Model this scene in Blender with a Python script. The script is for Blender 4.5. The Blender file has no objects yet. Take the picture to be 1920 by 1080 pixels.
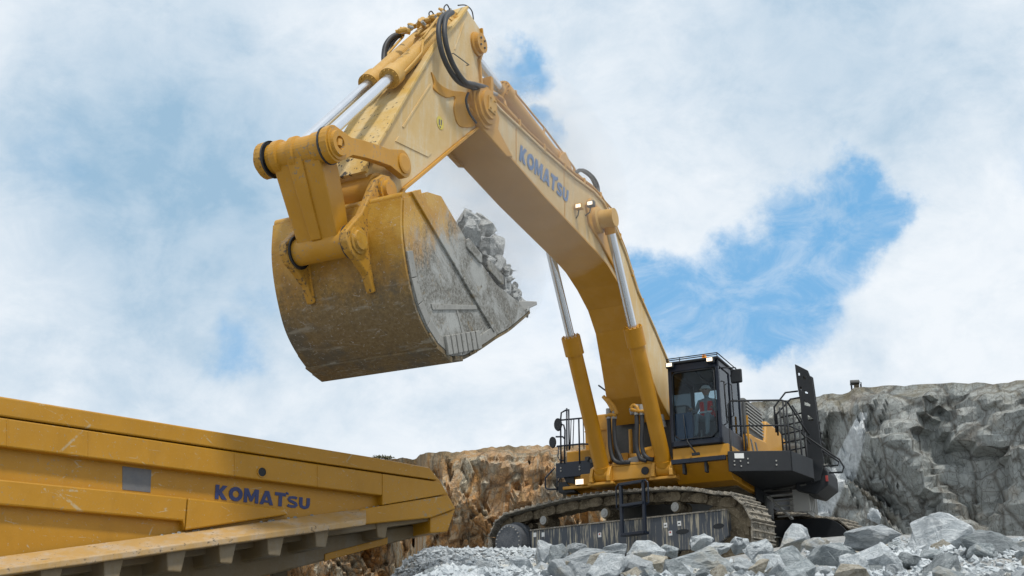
import bpy, bmesh, math, random
from mathutils import Vector, Matrix, noise
rad = math.radians
SC = bpy.context.scene
COL = SC.collection

# ------------------------------------------------------------------ camera
F = 2226.68                       # focal length in pixels of a 1920 wide picture
P = rad(20.1488)
YAW = rad(26.8366)
cp, sp = math.cos(P), math.sin(P)
cam = bpy.data.cameras.new('camera'); camo = bpy.data.objects.new('camera', cam); COL.objects.link(camo)
cam.sensor_width = 36; cam.lens = F/1920*36; cam.clip_start = 0.1; cam.clip_end = 5000
camo.location = (0, 0, 0); camo.rotation_euler = (rad(90)+P, 0, 0)
SC.camera = camo

def ray(px, py):
    return Vector(((px-960)/F, cp+(py-540)/F*sp, sp-(py-540)/F*cp))

# ------------------------------------------------------------------ node helper
class NT:
    def __init__(s, nt): s.nt = nt; s.n = nt.nodes; s.l = nt.links
    def node(s, typ, **kw):
        nd = s.n.new(typ)
        for k, v in kw.items():
            if k.startswith('i_'):
                nd.inputs[k[2:].replace('_', ' ')].default_value = v
            else: setattr(nd, k, v)
        return nd
    def link(s, a, b): s.l.new(a, b)
    def _in(s, sock, v):
        if isinstance(v, bpy.types.NodeSocket): s.l.new(v, sock)
        else: sock.default_value = v
    def math(s, op, a, b=0.0, clamp=False):
        m = s.n.new('ShaderNodeMath'); m.operation = op; m.use_clamp = clamp
        s._in(m.inputs[0], a); s._in(m.inputs[1], b); return m.outputs[0]
    def mix(s, f, a, b, mode='MIX'):
        m = s.n.new('ShaderNodeMix'); m.data_type = 'RGBA'; m.blend_type = mode
        s._in(m.inputs[0], f)
        s._in(m.inputs[6], a if isinstance(a, bpy.types.NodeSocket) else (*a[:3], 1))
        s._in(m.inputs[7], b if isinstance(b, bpy.types.NodeSocket) else (*b[:3], 1))
        return m.outputs[2]
    def ramp(s, v, a, b, lo=0.0, hi=1.0, smooth=True):
        m = s.n.new('ShaderNodeMapRange'); m.interpolation_type = 'SMOOTHSTEP' if smooth else 'LINEAR'
        s._in(m.inputs['Value'], v); m.inputs['From Min'].default_value = a; m.inputs['From Max'].default_value = b
        m.inputs['To Min'].default_value = lo; m.inputs['To Max'].default_value = hi; return m.outputs[0]
    def noise(s, vec, scale, detail=6, rough=.55, dist=0.0):
        m = s.n.new('ShaderNodeTexNoise'); s.l.new(vec, m.inputs['Vector'])
        m.inputs['Scale'].default_value = scale; m.inputs['Detail'].default_value = detail
        m.inputs['Roughness'].default_value = rough; m.inputs['Distortion'].default_value = dist
        return m.outputs['Fac']
    def mapping(s, vec, scale=(1, 1, 1), rot=(0, 0, 0), loc=(0, 0, 0)):
        m = s.n.new('ShaderNodeMapping'); s.l.new(vec, m.inputs['Vector'])
        m.inputs['Scale'].default_value = scale; m.inputs['Rotation'].default_value = rot; m.inputs['Location'].default_value = loc
        return m.outputs[0]
    def vor(s, vec, scale, feature='F1', out='Distance', rand=1.0):
        m = s.n.new('ShaderNodeTexVoronoi'); m.feature = feature; s.l.new(vec, m.inputs['Vector'])
        m.inputs['Scale'].default_value = scale; m.inputs['Randomness'].default_value = rand
        return m.outputs[out]

# ------------------------------------------------------------------ sky and sun
SUN_AZ, SUN_EL = rad(158), rad(62)          # azimuth clockwise from +Y (the view direction)
world = bpy.data.worlds.new('World'); SC.world = world; world.use_nodes = True
w = NT(world.node_tree); w.n.clear()
tc = w.node('ShaderNodeTexCoord')
nrm = w.node('ShaderNodeVectorMath', operation='NORMALIZE'); w.link(tc.outputs['Generated'], nrm.inputs[0])
D = nrm.outputs[0]
sky = w.node('ShaderNodeTexSky', sky_type='NISHITA'); sky.sun_disc = False
sky.sun_elevation = SUN_EL; sky.sun_rotation = SUN_AZ; sky.altitude = 300; sky.air_density = 1.0; sky.dust_density = .6; sky.ozone_density = 1.4
# the distorted direction gives the cloud edges their ragged outline
nz = w.node('ShaderNodeTexNoise'); w.link(D, nz.inputs['Vector']); nz.inputs['Scale'].default_value = 6.5
nz.inputs['Detail'].default_value = 8; nz.inputs['Roughness'].default_value = .62
sub = w.node('ShaderNodeVectorMath', operation='SUBTRACT'); w.link(nz.outputs['Color'], sub.inputs[0]); sub.inputs[1].default_value = (.5, .5, .5)
scl = w.node('ShaderNodeVectorMath', operation='SCALE'); w.link(sub.outputs[0], scl.inputs[0]); scl.inputs['Scale'].default_value = .17
add = w.node('ShaderNodeVectorMath', operation='ADD'); w.link(D, add.inputs[0]); w.link(scl.outputs[0], add.inputs[1])
DD = add.outputs[0]
def blob(px, py, r, soft=.5, src=None):
    c = ray(px, py).normalized()
    d = w.node('ShaderNodeVectorMath', operation='DISTANCE'); w.link(src or DD, d.inputs[0]); d.inputs[1].default_value = c
    return w.ramp(d.outputs['Value'], r*(1-soft)/F, r*(1+soft)/F, 1, 0)
def union(lst):
    o = lst[0]
    for q in lst[1:]: o = w.math('MAXIMUM', o, q)
    return o
blue = union([blob(945, 110, 62, .7), blob(1000, 215, 36, .9),
              blob(1585, 400, 85, .5), blob(1500, 470, 110, .5), blob(1440, 560, 120, .5), blob(1340, 600, 115, .5), blob(1260, 590, 90, .5), blob(1400, 655, 55, .7),
              w.math('MULTIPLY', blob(420, 640, 60, .9), .58), w.math('MULTIPLY', blob(600, 215, 75, .9), .3),
              w.math('MULTIPLY', blob(960, 480, 170, .8), .42), w.math('MULTIPLY', blob(480, 555, 70, .9), .45),
              w.math('MULTIPLY', blob(1150, 640, 60, .8), .5), w.math('MULTIPLY', blob(2100, 250, 140, .9), .7), w.math('MULTIPLY', blob(90, 350, 80, .9), .2), w.math('MULTIPLY', blob(1230, 170, 45, .9), .22)])
n1 = w.noise(D, 3.2, 9, .6, .4)
n2 = w.noise(w.mapping(D, (1, 1, 1.35)), 8, 9, .62, .25)
n3 = w.noise(w.mapping(D, (1, 1, 1.5)), 17, 9, .66, .5)
far_blue = w.ramp(n1, .60, .72)                        # open sky elsewhere in the dome
zside = w.node('ShaderNodeSeparateXYZ'); w.link(D, zside.inputs[0])
behind = w.ramp(zside.outputs['Y'], .3, -.2)
blue = w.math('MAXIMUM', blue, w.math('MULTIPLY', far_blue, behind))
edge = w.math('ADD', blue, w.math('MULTIPLY', w.math('SUBTRACT', n2, .5), .55))
wisp = w.noise(w.mapping(D, (1, 1, 1.8), (0, 0, .4)), 15, 9, .68, .8)
clear = w.math('MULTIPLY', w.ramp(edge, .10, .92), w.ramp(wisp, .38, .70, 1.0, .62))
# grey and white banks
dark = union([w.math('MULTIPLY', blob(330, 350, 300, .8), .85), w.math('MULTIPLY', blob(300, 60, 260, .8), .45), w.math('MULTIPLY', blob(1560, 90, 250, .8), .6),
              w.math('MULTIPLY', blob(1180, 110, 260, .9), .22), w.math('MULTIPLY', blob(560, 330, 200, .9), .5), w.math('MULTIPLY', blob(1640, 620, 70, .9), .2), w.math('MULTIPLY', blob(620, 800, 160, .9), .2)])
dk = w.math('ADD', w.math('MULTIPLY', dark, .92), w.math('MULTIPLY', w.ramp(n2, .42, .70), .30))
dk = w.math('ADD', dk, w.math('MULTIPLY', w.math('SUBTRACT', n3, .5), .55), clamp=True)
CW, CG = (8.9, 9.4, 9.9), (3.4, 5.2, 6.9)
cloudc = w.mix(dk, CW, CG)
skyc = w.node('ShaderNodeVectorMath', operation='SCALE'); w.link(sky.outputs[0], skyc.inputs[0]); skyc.inputs['Scale'].default_value = 1.0
skyb = w.mix(.9, skyc.outputs[0], (1.35, 4.4, 8.0))
col = w.mix(w.math('MULTIPLY', clear, .90), cloudc, skyb)
bg = w.node('ShaderNodeBackground'); bg.inputs['Strength'].default_value = .1
w.link(col, bg.inputs['Color'])
wo = w.node('ShaderNodeOutputWorld'); w.link(bg.outputs[0], wo.inputs['Surface'])

sl = bpy.data.lights.new('sun', 'SUN'); sl.energy = 3.0; sl.angle = rad(6); sl.color = (1, .95, .87)
so = bpy.data.objects.new('sun', sl); COL.objects.link(so)
sd = Vector((math.sin(SUN_AZ)*math.cos(SUN_EL), math.cos(SUN_AZ)*math.cos(SUN_EL), math.sin(SUN_EL)))
so.rotation_euler = sd.to_track_quat('Z', 'Y').to_euler()
SC.view_settings.view_transform = 'Standard'; SC.view_settings.look = 'None'; SC.view_settings.exposure = 0; SC.view_settings.gamma = 1

# ------------------------------------------------------------------ materials
def mat(name):
    m = bpy.data.materials.new(name); m.use_nodes = True; t = NT(m.node_tree)
    b = t.n['Principled BSDF']; c = t.node('ShaderNodeTexCoord')
    return m, t, b, c.outputs['Object']
def bump(t, b, h, strength=.3, dist=.02):
    bp = t.node('ShaderNodeBump'); bp.inputs['Strength'].default_value = strength; bp.inputs['Distance'].default_value = dist
    t.link(h, bp.inputs['Height']); t.link(bp.outputs[0], b.inputs['Normal'])
def paint(name, base, dustc=(.42, .36, .24), dust=.15, dscale=1.4, chips=0.0, rough=.42, rust=(.06, .045, .03), streak=.35, bmp=.08, scr=0.0):
    m, t, b, o = mat(name)
    n = t.noise(o, dscale, 8, .62, .3); ns = t.noise(t.mapping(o, (3.2, 3.2, .5)), 2.2, 6, .6)
    nf = t.noise(o, 26, 5, .7)
    v = t.mix(t.ramp(n, .35, .7), tuple(c*.93 for c in base), tuple(min(1, c*1.06) for c in base))
    d = t.math('ADD', t.math('MULTIPLY', t.ramp(n, .42, .72), .55), t.math('MULTIPLY', t.ramp(ns, .45, .75), streak))
    d = t.math('ADD', t.math('MULTIPLY', d, dust*1.6), dust*.5, clamp=True)
    d = t.math('MULTIPLY', d, t.ramp(nf, .2, .6, .6, 1.1), clamp=True)
    c = t.mix(d, v, dustc)
    if scr:      # long scrapes from falling rock and faint mottled fading
        for rot, s_ in (((.2, .5, .9), 1.1), ((1.1, -.3, .2), .8)):
            e = t.vor(t.mapping(o, (1, 1, 3.5), rot), s_, 'DISTANCE_TO_EDGE')
            k_ = t.math('MULTIPLY', t.ramp(e, .016, .004), t.ramp(t.noise(o, 2.2+s_, 6, .7), .56, .64)); c = t.mix(t.math('MULTIPLY', k_, scr), c, (.40, .34, .22))
        c = t.mix(t.math('MULTIPLY', t.ramp(t.noise(t.mapping(o, (1, 1, .25)), 1.7, 8, .7), .5, .72), .5*scr), c, tuple(x*.62 for x in base))
        c = t.mix(t.math('MULTIPLY', t.ramp(t.noise(o, 24, 4, .8), .63, .68), scr), c, (.34, .30, .22))
    if chips:
        nc = t.noise(o, 17, 8, .75, .2); k = t.ramp(t.math('ADD', nc, t.math('MULTIPLY', t.math('SUBTRACT', n, .5), .35)), .64-.1*chips, .68-.1*chips, 0, 1, False)
        c = t.mix(t.math('MULTIPLY', k, .85), c, rust)
    t.link(c, b.inputs['Base Color'])
    t.link(t.math('ADD', t.math('MULTIPLY', d, .4), rough, clamp=True), b.inputs['Roughness'])
    b.inputs['Specular IOR Level'].default_value = .4
    bump(t, b, t.noise(o, 3.0, 6, .6), bmp, .05)
    return m
M = {}
YEL = (.48, .225, .005)
M['yellow'] = paint('yellow_paint', YEL, dust=.12)
M['yellow_deep'] = paint('yellow_paint_clean', (.44, .20, .002), dust=.03)
M['yellow_dusty_haze'] = paint('yellow_paint_dusty_haze', (.55, .335, .075), (.57, .51, .38), dust=.50, dscale=.6, streak=.55, scr=.35)  # faded, dusty paint with the haze of airborne dust put in its colour
M['yellow_rod'] = paint('yellow_paint_cylinder', (.46, .245, .022), (.5, .42, .27), dust=.2)
M['yellow_worn'] = paint('yellow_paint_worn', (.45, .215, .005), (.38, .33, .23), dust=.08, chips=.42, rust=(.20, .18, .14))
M['yellow_muddy'] = paint('yellow_paint_greasy', (.43, .215, .010), (.30, .26, .18), dust=.16, chips=.85, rust=(.045, .04, .035))
M['truck'] = paint('truck_paint', (.40, .19, .002), (.34, .23, .09), dust=.08, dscale=1.1, chips=.2, rust=(.25, .2, .12), streak=.8, scr=.75)
M['black'] = paint('black_steel', (.008, .011, .015), (.11, .11, .11), dust=.05, rough=.6)
M['dark'] = paint('dark_steel', (.045, .05, .055), (.25, .24, .2), dust=.22, rough=.6)
M['blueblack'] = paint('blue_black_frame', (.007, .013, .026), (.12, .12, .12), dust=.03, rough=.32)
M['rubber'] = paint('hose_rubber', (.018, .021, .027), (.18, .18, .17), dust=.10, rough=.5)
M['letter'] = paint('letter_blue_dusty', (.04, .135, .34), (.32, .36, .38), dust=.13)
M['letter_navy'] = paint('letter_navy', (.008, .022, .12), (.2, .2, .2), dust=.08, dscale=7)
M['white'] = paint('label_white', (.72, .74, .74), (.4, .38, .33), dust=.15)
M['red'] = paint('label_red', (.32, .02, .025), dust=.1)
M['steel'] = paint('bare_steel', (.30, .31, .31), (.36, .33, .27), dust=.3, rough=.5)
def chrome():
    m, t, b, o = mat('chromed_rod'); b.inputs['Metallic'].default_value = .9; b.inputs['Roughness'].default_value = .22
    t.link(t.mix(t.noise(t.mapping(o, (1, 1, .3)), 6, 5), (.58, .62, .68), (.75, .78, .82)), b.inputs['Base Color']); return m
M['chrome'] = chrome()
def muddy(name, c1, c2, c3, sc=3):
    m, t, b, o = mat(name)
    n = t.noise(o, sc, 9, .65, .4); nf = t.noise(o, sc*8, 6, .7)
    c = t.mix(t.ramp(n, .38, .62), c1, c2); c = t.mix(t.ramp(nf, .52, .68), c, c3)
    t.link(c, b.inputs['Base Color']); b.inputs['Roughness'].default_value = .9; b.inputs['Specular IOR Level'].default_value = .2
    bump(t, b, nf, .6, .03); return m
M['trackmud'] = muddy('muddy_track_steel', (.075, .06, .04), (.17, .14, .095), (.27, .23, .165))
M['shoe'] = muddy('track_shoe_steel', (.13, .12, .10), (.30, .27, .22), (.47, .47, .45), 5)
M['hub'] = muddy('drive_cover_steel', (.075, .085, .10), (.11, .12, .135), (.19, .19, .18), 5)
def frame_mat():
    m, t, b, o = mat('streaked_track_frame')
    s = t.noise(t.mapping(o, (7, 7, .5)), 2.4, 7, .65); n = t.noise(o, 1.5, 6)
    z = t.node('ShaderNodeSeparateXYZ'); t.link(o, z.inputs[0])
    k = t.math('MULTIPLY', t.ramp(s, .5, .62), t.ramp(n, .3, .6, .45, 1))
    t.link(t.mix(k, (.055, .065, .08), (.40, .36, .27)), b.inputs['Base Color']); b.inputs['Roughness'].default_value = .7
    bump(t, b, s, .15, .02); return m
M['trackframe'] = frame_mat()
def bucket_mat(name, side):
    m, t, b, o = mat(name)
    z = t.node('ShaderNodeSeparateXYZ'); t.link(o, z.inputs[0])
    n = t.noise(o, 2.2, 8, .65, .3); nf = t.noise(o, 22, 6, .75); ny = t.noise(t.mapping(o, (1, 1, .35)), 7, 6, .7)
    if side:   # wear increases away from the upper corner (towards lip and heel): scraped bare and caked with rock dust
        h = t.math('ADD', z.outputs['Z'], t.math('MULTIPLY', z.outputs['Y'], -.75))
        lvl = 14.45
        k = t.ramp(t.math('ADD', h, t.math('ADD', t.math('MULTIPLY', t.math('SUBTRACT', ny, .5), 1.5), t.math('MULTIPLY', t.math('SUBTRACT', nf, .5), .8))), lvl, lvl-1.0)
        worn = t.mix(t.ramp(nf, .4, .62), (.11, .108, .092), (.25, .25, .235)); worn = t.mix(t.ramp(t.noise(o, 1.1, 8, .7, .6), .45, .6), worn, (.33, .34, .33)); worn = t.mix(t.math('MULTIPLY', t.ramp(t.noise(o, 4, 7, .75), .56, .66), .6), worn, (.17, .12, .05))
    else:
        h = z.outputs['Z']; lvl = 3.42
        k = t.ramp(t.math('ADD', h, t.math('ADD', t.math('MULTIPLY', t.math('SUBTRACT', ny, .5), .9), t.math('MULTIPLY', t.math('SUBTRACT', nf, .5), .7))), lvl+.25, lvl-.75)
        k = t.math('MAXIMUM', k, t.ramp(t.math('ADD', z.outputs['Y'], ny), -12.2, -11.6))
        worn = t.mix(t.ramp(nf, .3, .75), (.125, .082, .032), (.22, .16, .08)); worn = t.mix(t.ramp(t.noise(o, 1.3, 7, .7), .45, .62), worn, (.10, .085, .06)); worn = t.mix(t.math('MULTIPLY', t.ramp(t.noise(t.mapping(o, (.5, 2, 2)), 3, 7, .7), .55, .68), .6), worn, (.30, .28, .23))
    yel = t.mix(t.ramp(n, .4, .65), (.40, .20, .012), (.47, .27, .04))
    c = t.mix(k, yel, worn)
    # scratches and chips: thin bright lines from stretched voronoi borders in two directions
    for rot, s in ((.5, 2.2), (-.7, 1.5), (1.4, 4.1)):
        e = t.vor(t.mapping(o, (1, 1, 3.2), (rot, rot*.4, rot)), s, 'DISTANCE_TO_EDGE')
        sc = t.math('MULTIPLY', t.ramp(e, .020, .006), t.ramp(t.noise(o, 3.3+s, 5), .57, .66))
        c = t.mix(t.math('MULTIPLY', sc, .42), c, (.42, .41, .38))
    nc = t.noise(o, 12, 8, .75, .2); c = t.mix(t.math('MULTIPLY', t.ramp(nc, .61, .66), .8), c, (.07, .06, .05))
    c = t.mix(t.math('MULTIPLY', t.ramp(t.noise(o, 19, 5, .8), .60, .66), .6), c, (.5, .5, .48))
    t.link(c, b.inputs['Base Color']); t.link(t.ramp(k, 0, 1, .42, .8), b.inputs['Roughness'])
    bump(t, b, nf, .35, .02); return m
M['bucket'] = bucket_mat('bucket_back', False); M['bucket_side'] = bucket_mat('bucket_side', True)
M['bucket_band'] = paint('scraped_wear_steel', (.21, .21, .195), (.36, .36, .34), dust=.35, dscale=3, chips=.5, rust=(.10, .09, .07))
def armfront():
    m, t, b, o = mat('arm_front_plate_dusty')
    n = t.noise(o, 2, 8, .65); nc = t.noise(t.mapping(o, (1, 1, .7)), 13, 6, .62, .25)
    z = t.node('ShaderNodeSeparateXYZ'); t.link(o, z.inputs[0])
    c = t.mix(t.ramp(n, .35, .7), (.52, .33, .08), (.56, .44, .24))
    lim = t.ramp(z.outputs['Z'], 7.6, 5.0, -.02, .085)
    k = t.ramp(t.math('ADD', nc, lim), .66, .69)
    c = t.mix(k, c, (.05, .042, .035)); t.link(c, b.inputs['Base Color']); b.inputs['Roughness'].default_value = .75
    bump(t, b, nc, .4, .03); return m
M['armfront'] = armfront()
def glass():
    m, t, b, o = mat('window_glass'); t.n.remove(b)
    tr = t.node('ShaderNodeBsdfTransparent'); tr.inputs[0].default_value = (.70, .77, .80, 1)
    gl = t.node('ShaderNodeBsdfGlossy'); gl.inputs['Roughness'].default_value = .03; gl.inputs['Color'].default_value = (.9, .95, 1, 1)
    fr = t.node('ShaderNodeFresnel'); fr.inputs[0].default_value = 1.33
    mx_ = t.node('ShaderNodeMixShader'); t.link(fr.outputs[0], mx_.inputs[0]); t.link(tr.outputs[0], mx_.inputs[1]); t.link(gl.outputs[0], mx_.inputs[2])
    t.link(mx_.outputs[0], t.n['Material Output'].inputs['Surface']); return m
M['glass'] = glass()
def emis(name, c, s):
    m, t, b, o = mat(name); b.inputs['Base Color'].default_value = (*c, 1); b.inputs['Emission Color'].default_value = (*c, 1); b.inputs['Emission Strength'].default_value = s; return m
M['lamp'] = emis('lit_lamp', (1, .84, .64), 1.15); M['amber'] = emis('amber_beacon', (1, .35, .02), .5)
def flat(name, c, r=.7, metal=0):
    m, t, b, o = mat(name); n = t.noise(o, 14, 5, .6)
    t.link(t.mix(n, tuple(x*.8 for x in c), tuple(min(1, x*1.2) for x in c)), b.inputs['Base Color']); b.inputs['Roughness'].default_value = r; b.inputs['Metallic'].default_value = metal; return m
M['skin'] = flat('skin', (.45, .27, .19)); M['vest'] = flat('red_vest', (.9, .04, .03)); M['shirt'] = flat('grey_shirt', (.3, .34, .36))
M['helmet'] = flat('white_helmet', (.75, .77, .78), .35); M['trousers'] = flat('navy_trousers', (.03, .04, .07)); M['seat'] = flat('seat_cloth', (.05, .05, .055))
M['blue'] = flat('blue_panel', (.02, .07, .16), .4); M['mirror'] = flat('mirror_glass', (.25, .3, .35), .1, 1)
M['sticker'] = paint('sticker_yellow', (.62, .5, .05), dust=.2)
M['stripe'] = paint('stripe_grey', (.09, .10, .12), dust=.1)
def rockmat(name, a, b_, c_, sc=1.0, bm=.5, tint=None, ts=.5):
    m, t, b, o = mat(name)
    g = t.node('ShaderNodeObjectInfo')
    vec = t.node('ShaderNodeVectorMath', operation='ADD'); t.link(o, vec.inputs[0])
    r = t.node('ShaderNodeVectorMath', operation='SCALE'); r.inputs[0].default_value = (37, 17, 53); t.link(g.outputs['Random'], r.inputs['Scale']); t.link(r.outputs[0], vec.inputs[1])
    o = vec.outputs[0]
    n = t.noise(o, 1.6*sc, 9, .65, .5); nf = t.noise(o, 9*sc, 8, .7, .2); st = t.noise(t.mapping(o, (1, 1, 2.0), (.5, .3, 0)), 2.6*sc, 8, .72, .9)
    c = t.mix(t.ramp(n, .35, .65), a, b_); c = t.mix(t.ramp(st, .42, .7), c, c_); c = t.mix(t.math('MULTIPLY', t.ramp(nf, .55, .75), .5), c, tuple(x*1.35 for x in b_))
    c = t.mix(t.math('MULTIPLY', t.ramp(nf, .45, .3), .55), c, tuple(x*.55 for x in a))
    if tint: c = t.mix(t.math('MULTIPLY', t.ramp(t.noise(o, ts, 5, .6), .55, .68), .65), c, tint)
    rv = t.ramp(g.outputs['Random'], 0, 1, .72, 1.18, False)
    cm = t.node('ShaderNodeVectorMath', operation='SCALE'); t.link(c, cm.inputs[0]); t.link(rv, cm.inputs['Scale'])
    t.link(cm.outputs[0], b.inputs['Base Color']); b.inputs['Roughness'].default_value = .92; b.inputs['Specular IOR Level'].default_value = .25
    h = t.math('ADD', t.math('MULTIPLY', n, .6), t.math('MULTIPLY', nf, .5)); h = t.math('ADD', h, t.math('MULTIPLY', st, .5))
    bump(t, b, h, bm, .12); return m
M['rock'] = rockmat('grey_blasted_rock', (.33, .37, .40), (.47, .515, .545), (.64, .68, .70), 1.2, .75, (.47, .43, .34))
M['rock_dark'] = rockmat('slate_blasted_rock', (.20, .235, .25), (.30, .335, .355), (.45, .49, .51), 1.2, .7, (.38, .36, .30))
M['rock_buff'] = rockmat('buff_blasted_rock', (.29, .265, .21), (.42, .39, .32), (.56, .54, .48), 1.4, .7)
M['load'] = rockmat('dusty_pale_load_rock', (.36, .38, .385), (.50, .525, .53), (.62, .64, .64), 2.2, .7)
M['gravel'] = rockmat('crushed_rock', (.20, .21, .21), (.31, .32, .32), (.40, .41, .41), 3, .6, (.33, .29, .22))
def cliffmat():
    m, t, b, o = mat('quarry_rock_face')
    x = t.node('ShaderNodeSeparateXYZ'); t.link(o, x.inputs[0])
    n = t.noise(o, .12, 8, .62, .6); n2 = t.noise(o, .42, 9, .68, .5); nf = t.noise(o, 2.4, 8, .72, .3)
    st = t.noise(t.mapping(o, (1.6, 1.6, .35), (.35, .5, 0)), .5, 8, .7, .8)
    cr = t.vor(t.mapping(o, (1, 1, .55), (.2, .5, 0)), .33, 'DISTANCE_TO_EDGE'); cr2 = t.vor(t.mapping(o, (1, 1, .7), (-.4, -.3, 0)), .9, 'DISTANCE_TO_EDGE')
    cell = t.vor(t.mapping(o, (1, 1, .55), (.2, .5, 0)), .33, 'F1', 'Color')
    cs = t.node('ShaderNodeSeparateColor'); t.link(cell, cs.inputs[0])
    warm = t.mix(t.ramp(n2, .38, .62), (.44, .27, .13), (.60, .30, .09)); warm = t.mix(t.ramp(st, .44, .62), warm, (.50, .45, .34))
    warm = t.mix(t.math('MULTIPLY', t.ramp(nf, .5, .66), .6), warm, (.60, .35, .11)); warm = t.mix(t.math('MULTIPLY', t.ramp(st, .62, .7), .7), warm, (.60, .56, .46))
    warm = t.mix(t.ramp(n, .58, .68), warm, t.mix(t.ramp(n2, .4, .6), (.26, .25, .21), (.40, .385, .32)))
    gry = t.mix(t.ramp(n2, .36, .64), (.28, .305, .30), (.44, .465, .455)); gry = t.mix(t.ramp(st, .46, .66), gry, (.44, .47, .46))
    gry = t.mix(t.math('MULTIPLY', t.ramp(t.noise(o, .2, 7, .65, .4), .53, .64), .55), gry, (.36, .31, .24))
    side = t.ramp(t.math('ADD', x.outputs['X'], t.math('MULTIPLY', t.math('SUBTRACT', n, .5), 14)), 7, 13)
    c = t.mix(side, warm, gry)
    c = t.mix(t.math('MULTIPLY', t.ramp(cs.outputs[0], .2, .9), .35), c, t.mix(.5, c, (.5, .5, .47)))
    c = t.mix(t.math('MULTIPLY', t.ramp(cr, .05, .0), .55), c, (.07, .055, .04)); c = t.mix(t.math('MULTIPLY', t.ramp(cr2, .05, .0), .35), c, (.09, .07, .05))
    nv = t.noise(t.mapping(o, (1, 1, .5), (.3, .6, 0)), 5.5, 8, .75, .4); c = t.mix(t.math('MULTIPLY', t.ramp(nv, .46, .36), .6), c, (.085, .07, .05)); c = t.mix(t.math('MULTIPLY', t.ramp(nv, .58, .68), .45), c, (.66, .62, .54))
    cr3 = t.vor(t.mapping(o, (1, 1, .6), (.5, -.3, 0)), 1.9, 'DISTANCE_TO_EDGE'); c = t.mix(t.math('MULTIPLY', t.ramp(cr3, .05, .0), .4), c, (.08, .065, .05))
    # weathered soil along the upper rim
    geo = t.node('ShaderNodeAttribute'); geo.attribute_name = 'rim'
    rk = t.ramp(t.math('ADD', geo.outputs['Fac'], t.math('MULTIPLY', t.math('SUBTRACT', n2, .5), .5)), .93, 1.05)
    c = t.mix(t.math('MULTIPLY', rk, .8), c, (.17, .15, .10))
    # pale powdery chute where fines have run down the face
    ch = t.node('ShaderNodeAttribute'); ch.attribute_name = 'chute'
    ck = t.ramp(t.math('ADD', ch.outputs['Fac'], t.math('MULTIPLY', t.math('SUBTRACT', nf, .5), .9)), .4, .75)
    c = t.mix(ck, c, t.mix(t.ramp(nf, .4, .6), (.60, .64, .66), (.80, .84, .86)))
    t.link(c, b.inputs['Base Color']); b.inputs['Roughness'].default_value = .95; b.inputs['Specular IOR Level'].default_value = .15
    h = t.math('ADD', t.math('MULTIPLY', n2, .9), t.math('MULTIPLY', nf, .45)); h = t.math('ADD', h, t.math('MULTIPLY', t.ramp(cr, 0, .08), .35)); h = t.math('ADD', h, t.math('MULTIPLY', st, .8))
    bump(t, b, h, .9, .8); return m
M['cliff'] = cliffmat()
def leafmat():
    m, t, b, o = mat('dry_leaves'); t.link(t.mix(t.noise(o, 3, 3), (.05, .06, .025), (.11, .10, .05)), b.inputs['Base Color']); b.inputs['Roughness'].default_value = .8; return m
M['leaf'] = leafmat()

# ------------------------------------------------------------------ tagging
def tag(o, label=None, cat=None, group=None, kind=None):
    if label: o['label'] = label
    if cat: o['category'] = cat
    if group: o['group'] = group
    if kind: o['kind'] = kind
    return o
def empty(name, loc, rz, label, cat, group=None):
    o = bpy.data.objects.new(name, None); COL.objects.link(o); o.location = loc; o.rotation_euler = (0, 0, rz); o.empty_display_size = .3
    return tag(o, label, cat, group)

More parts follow.
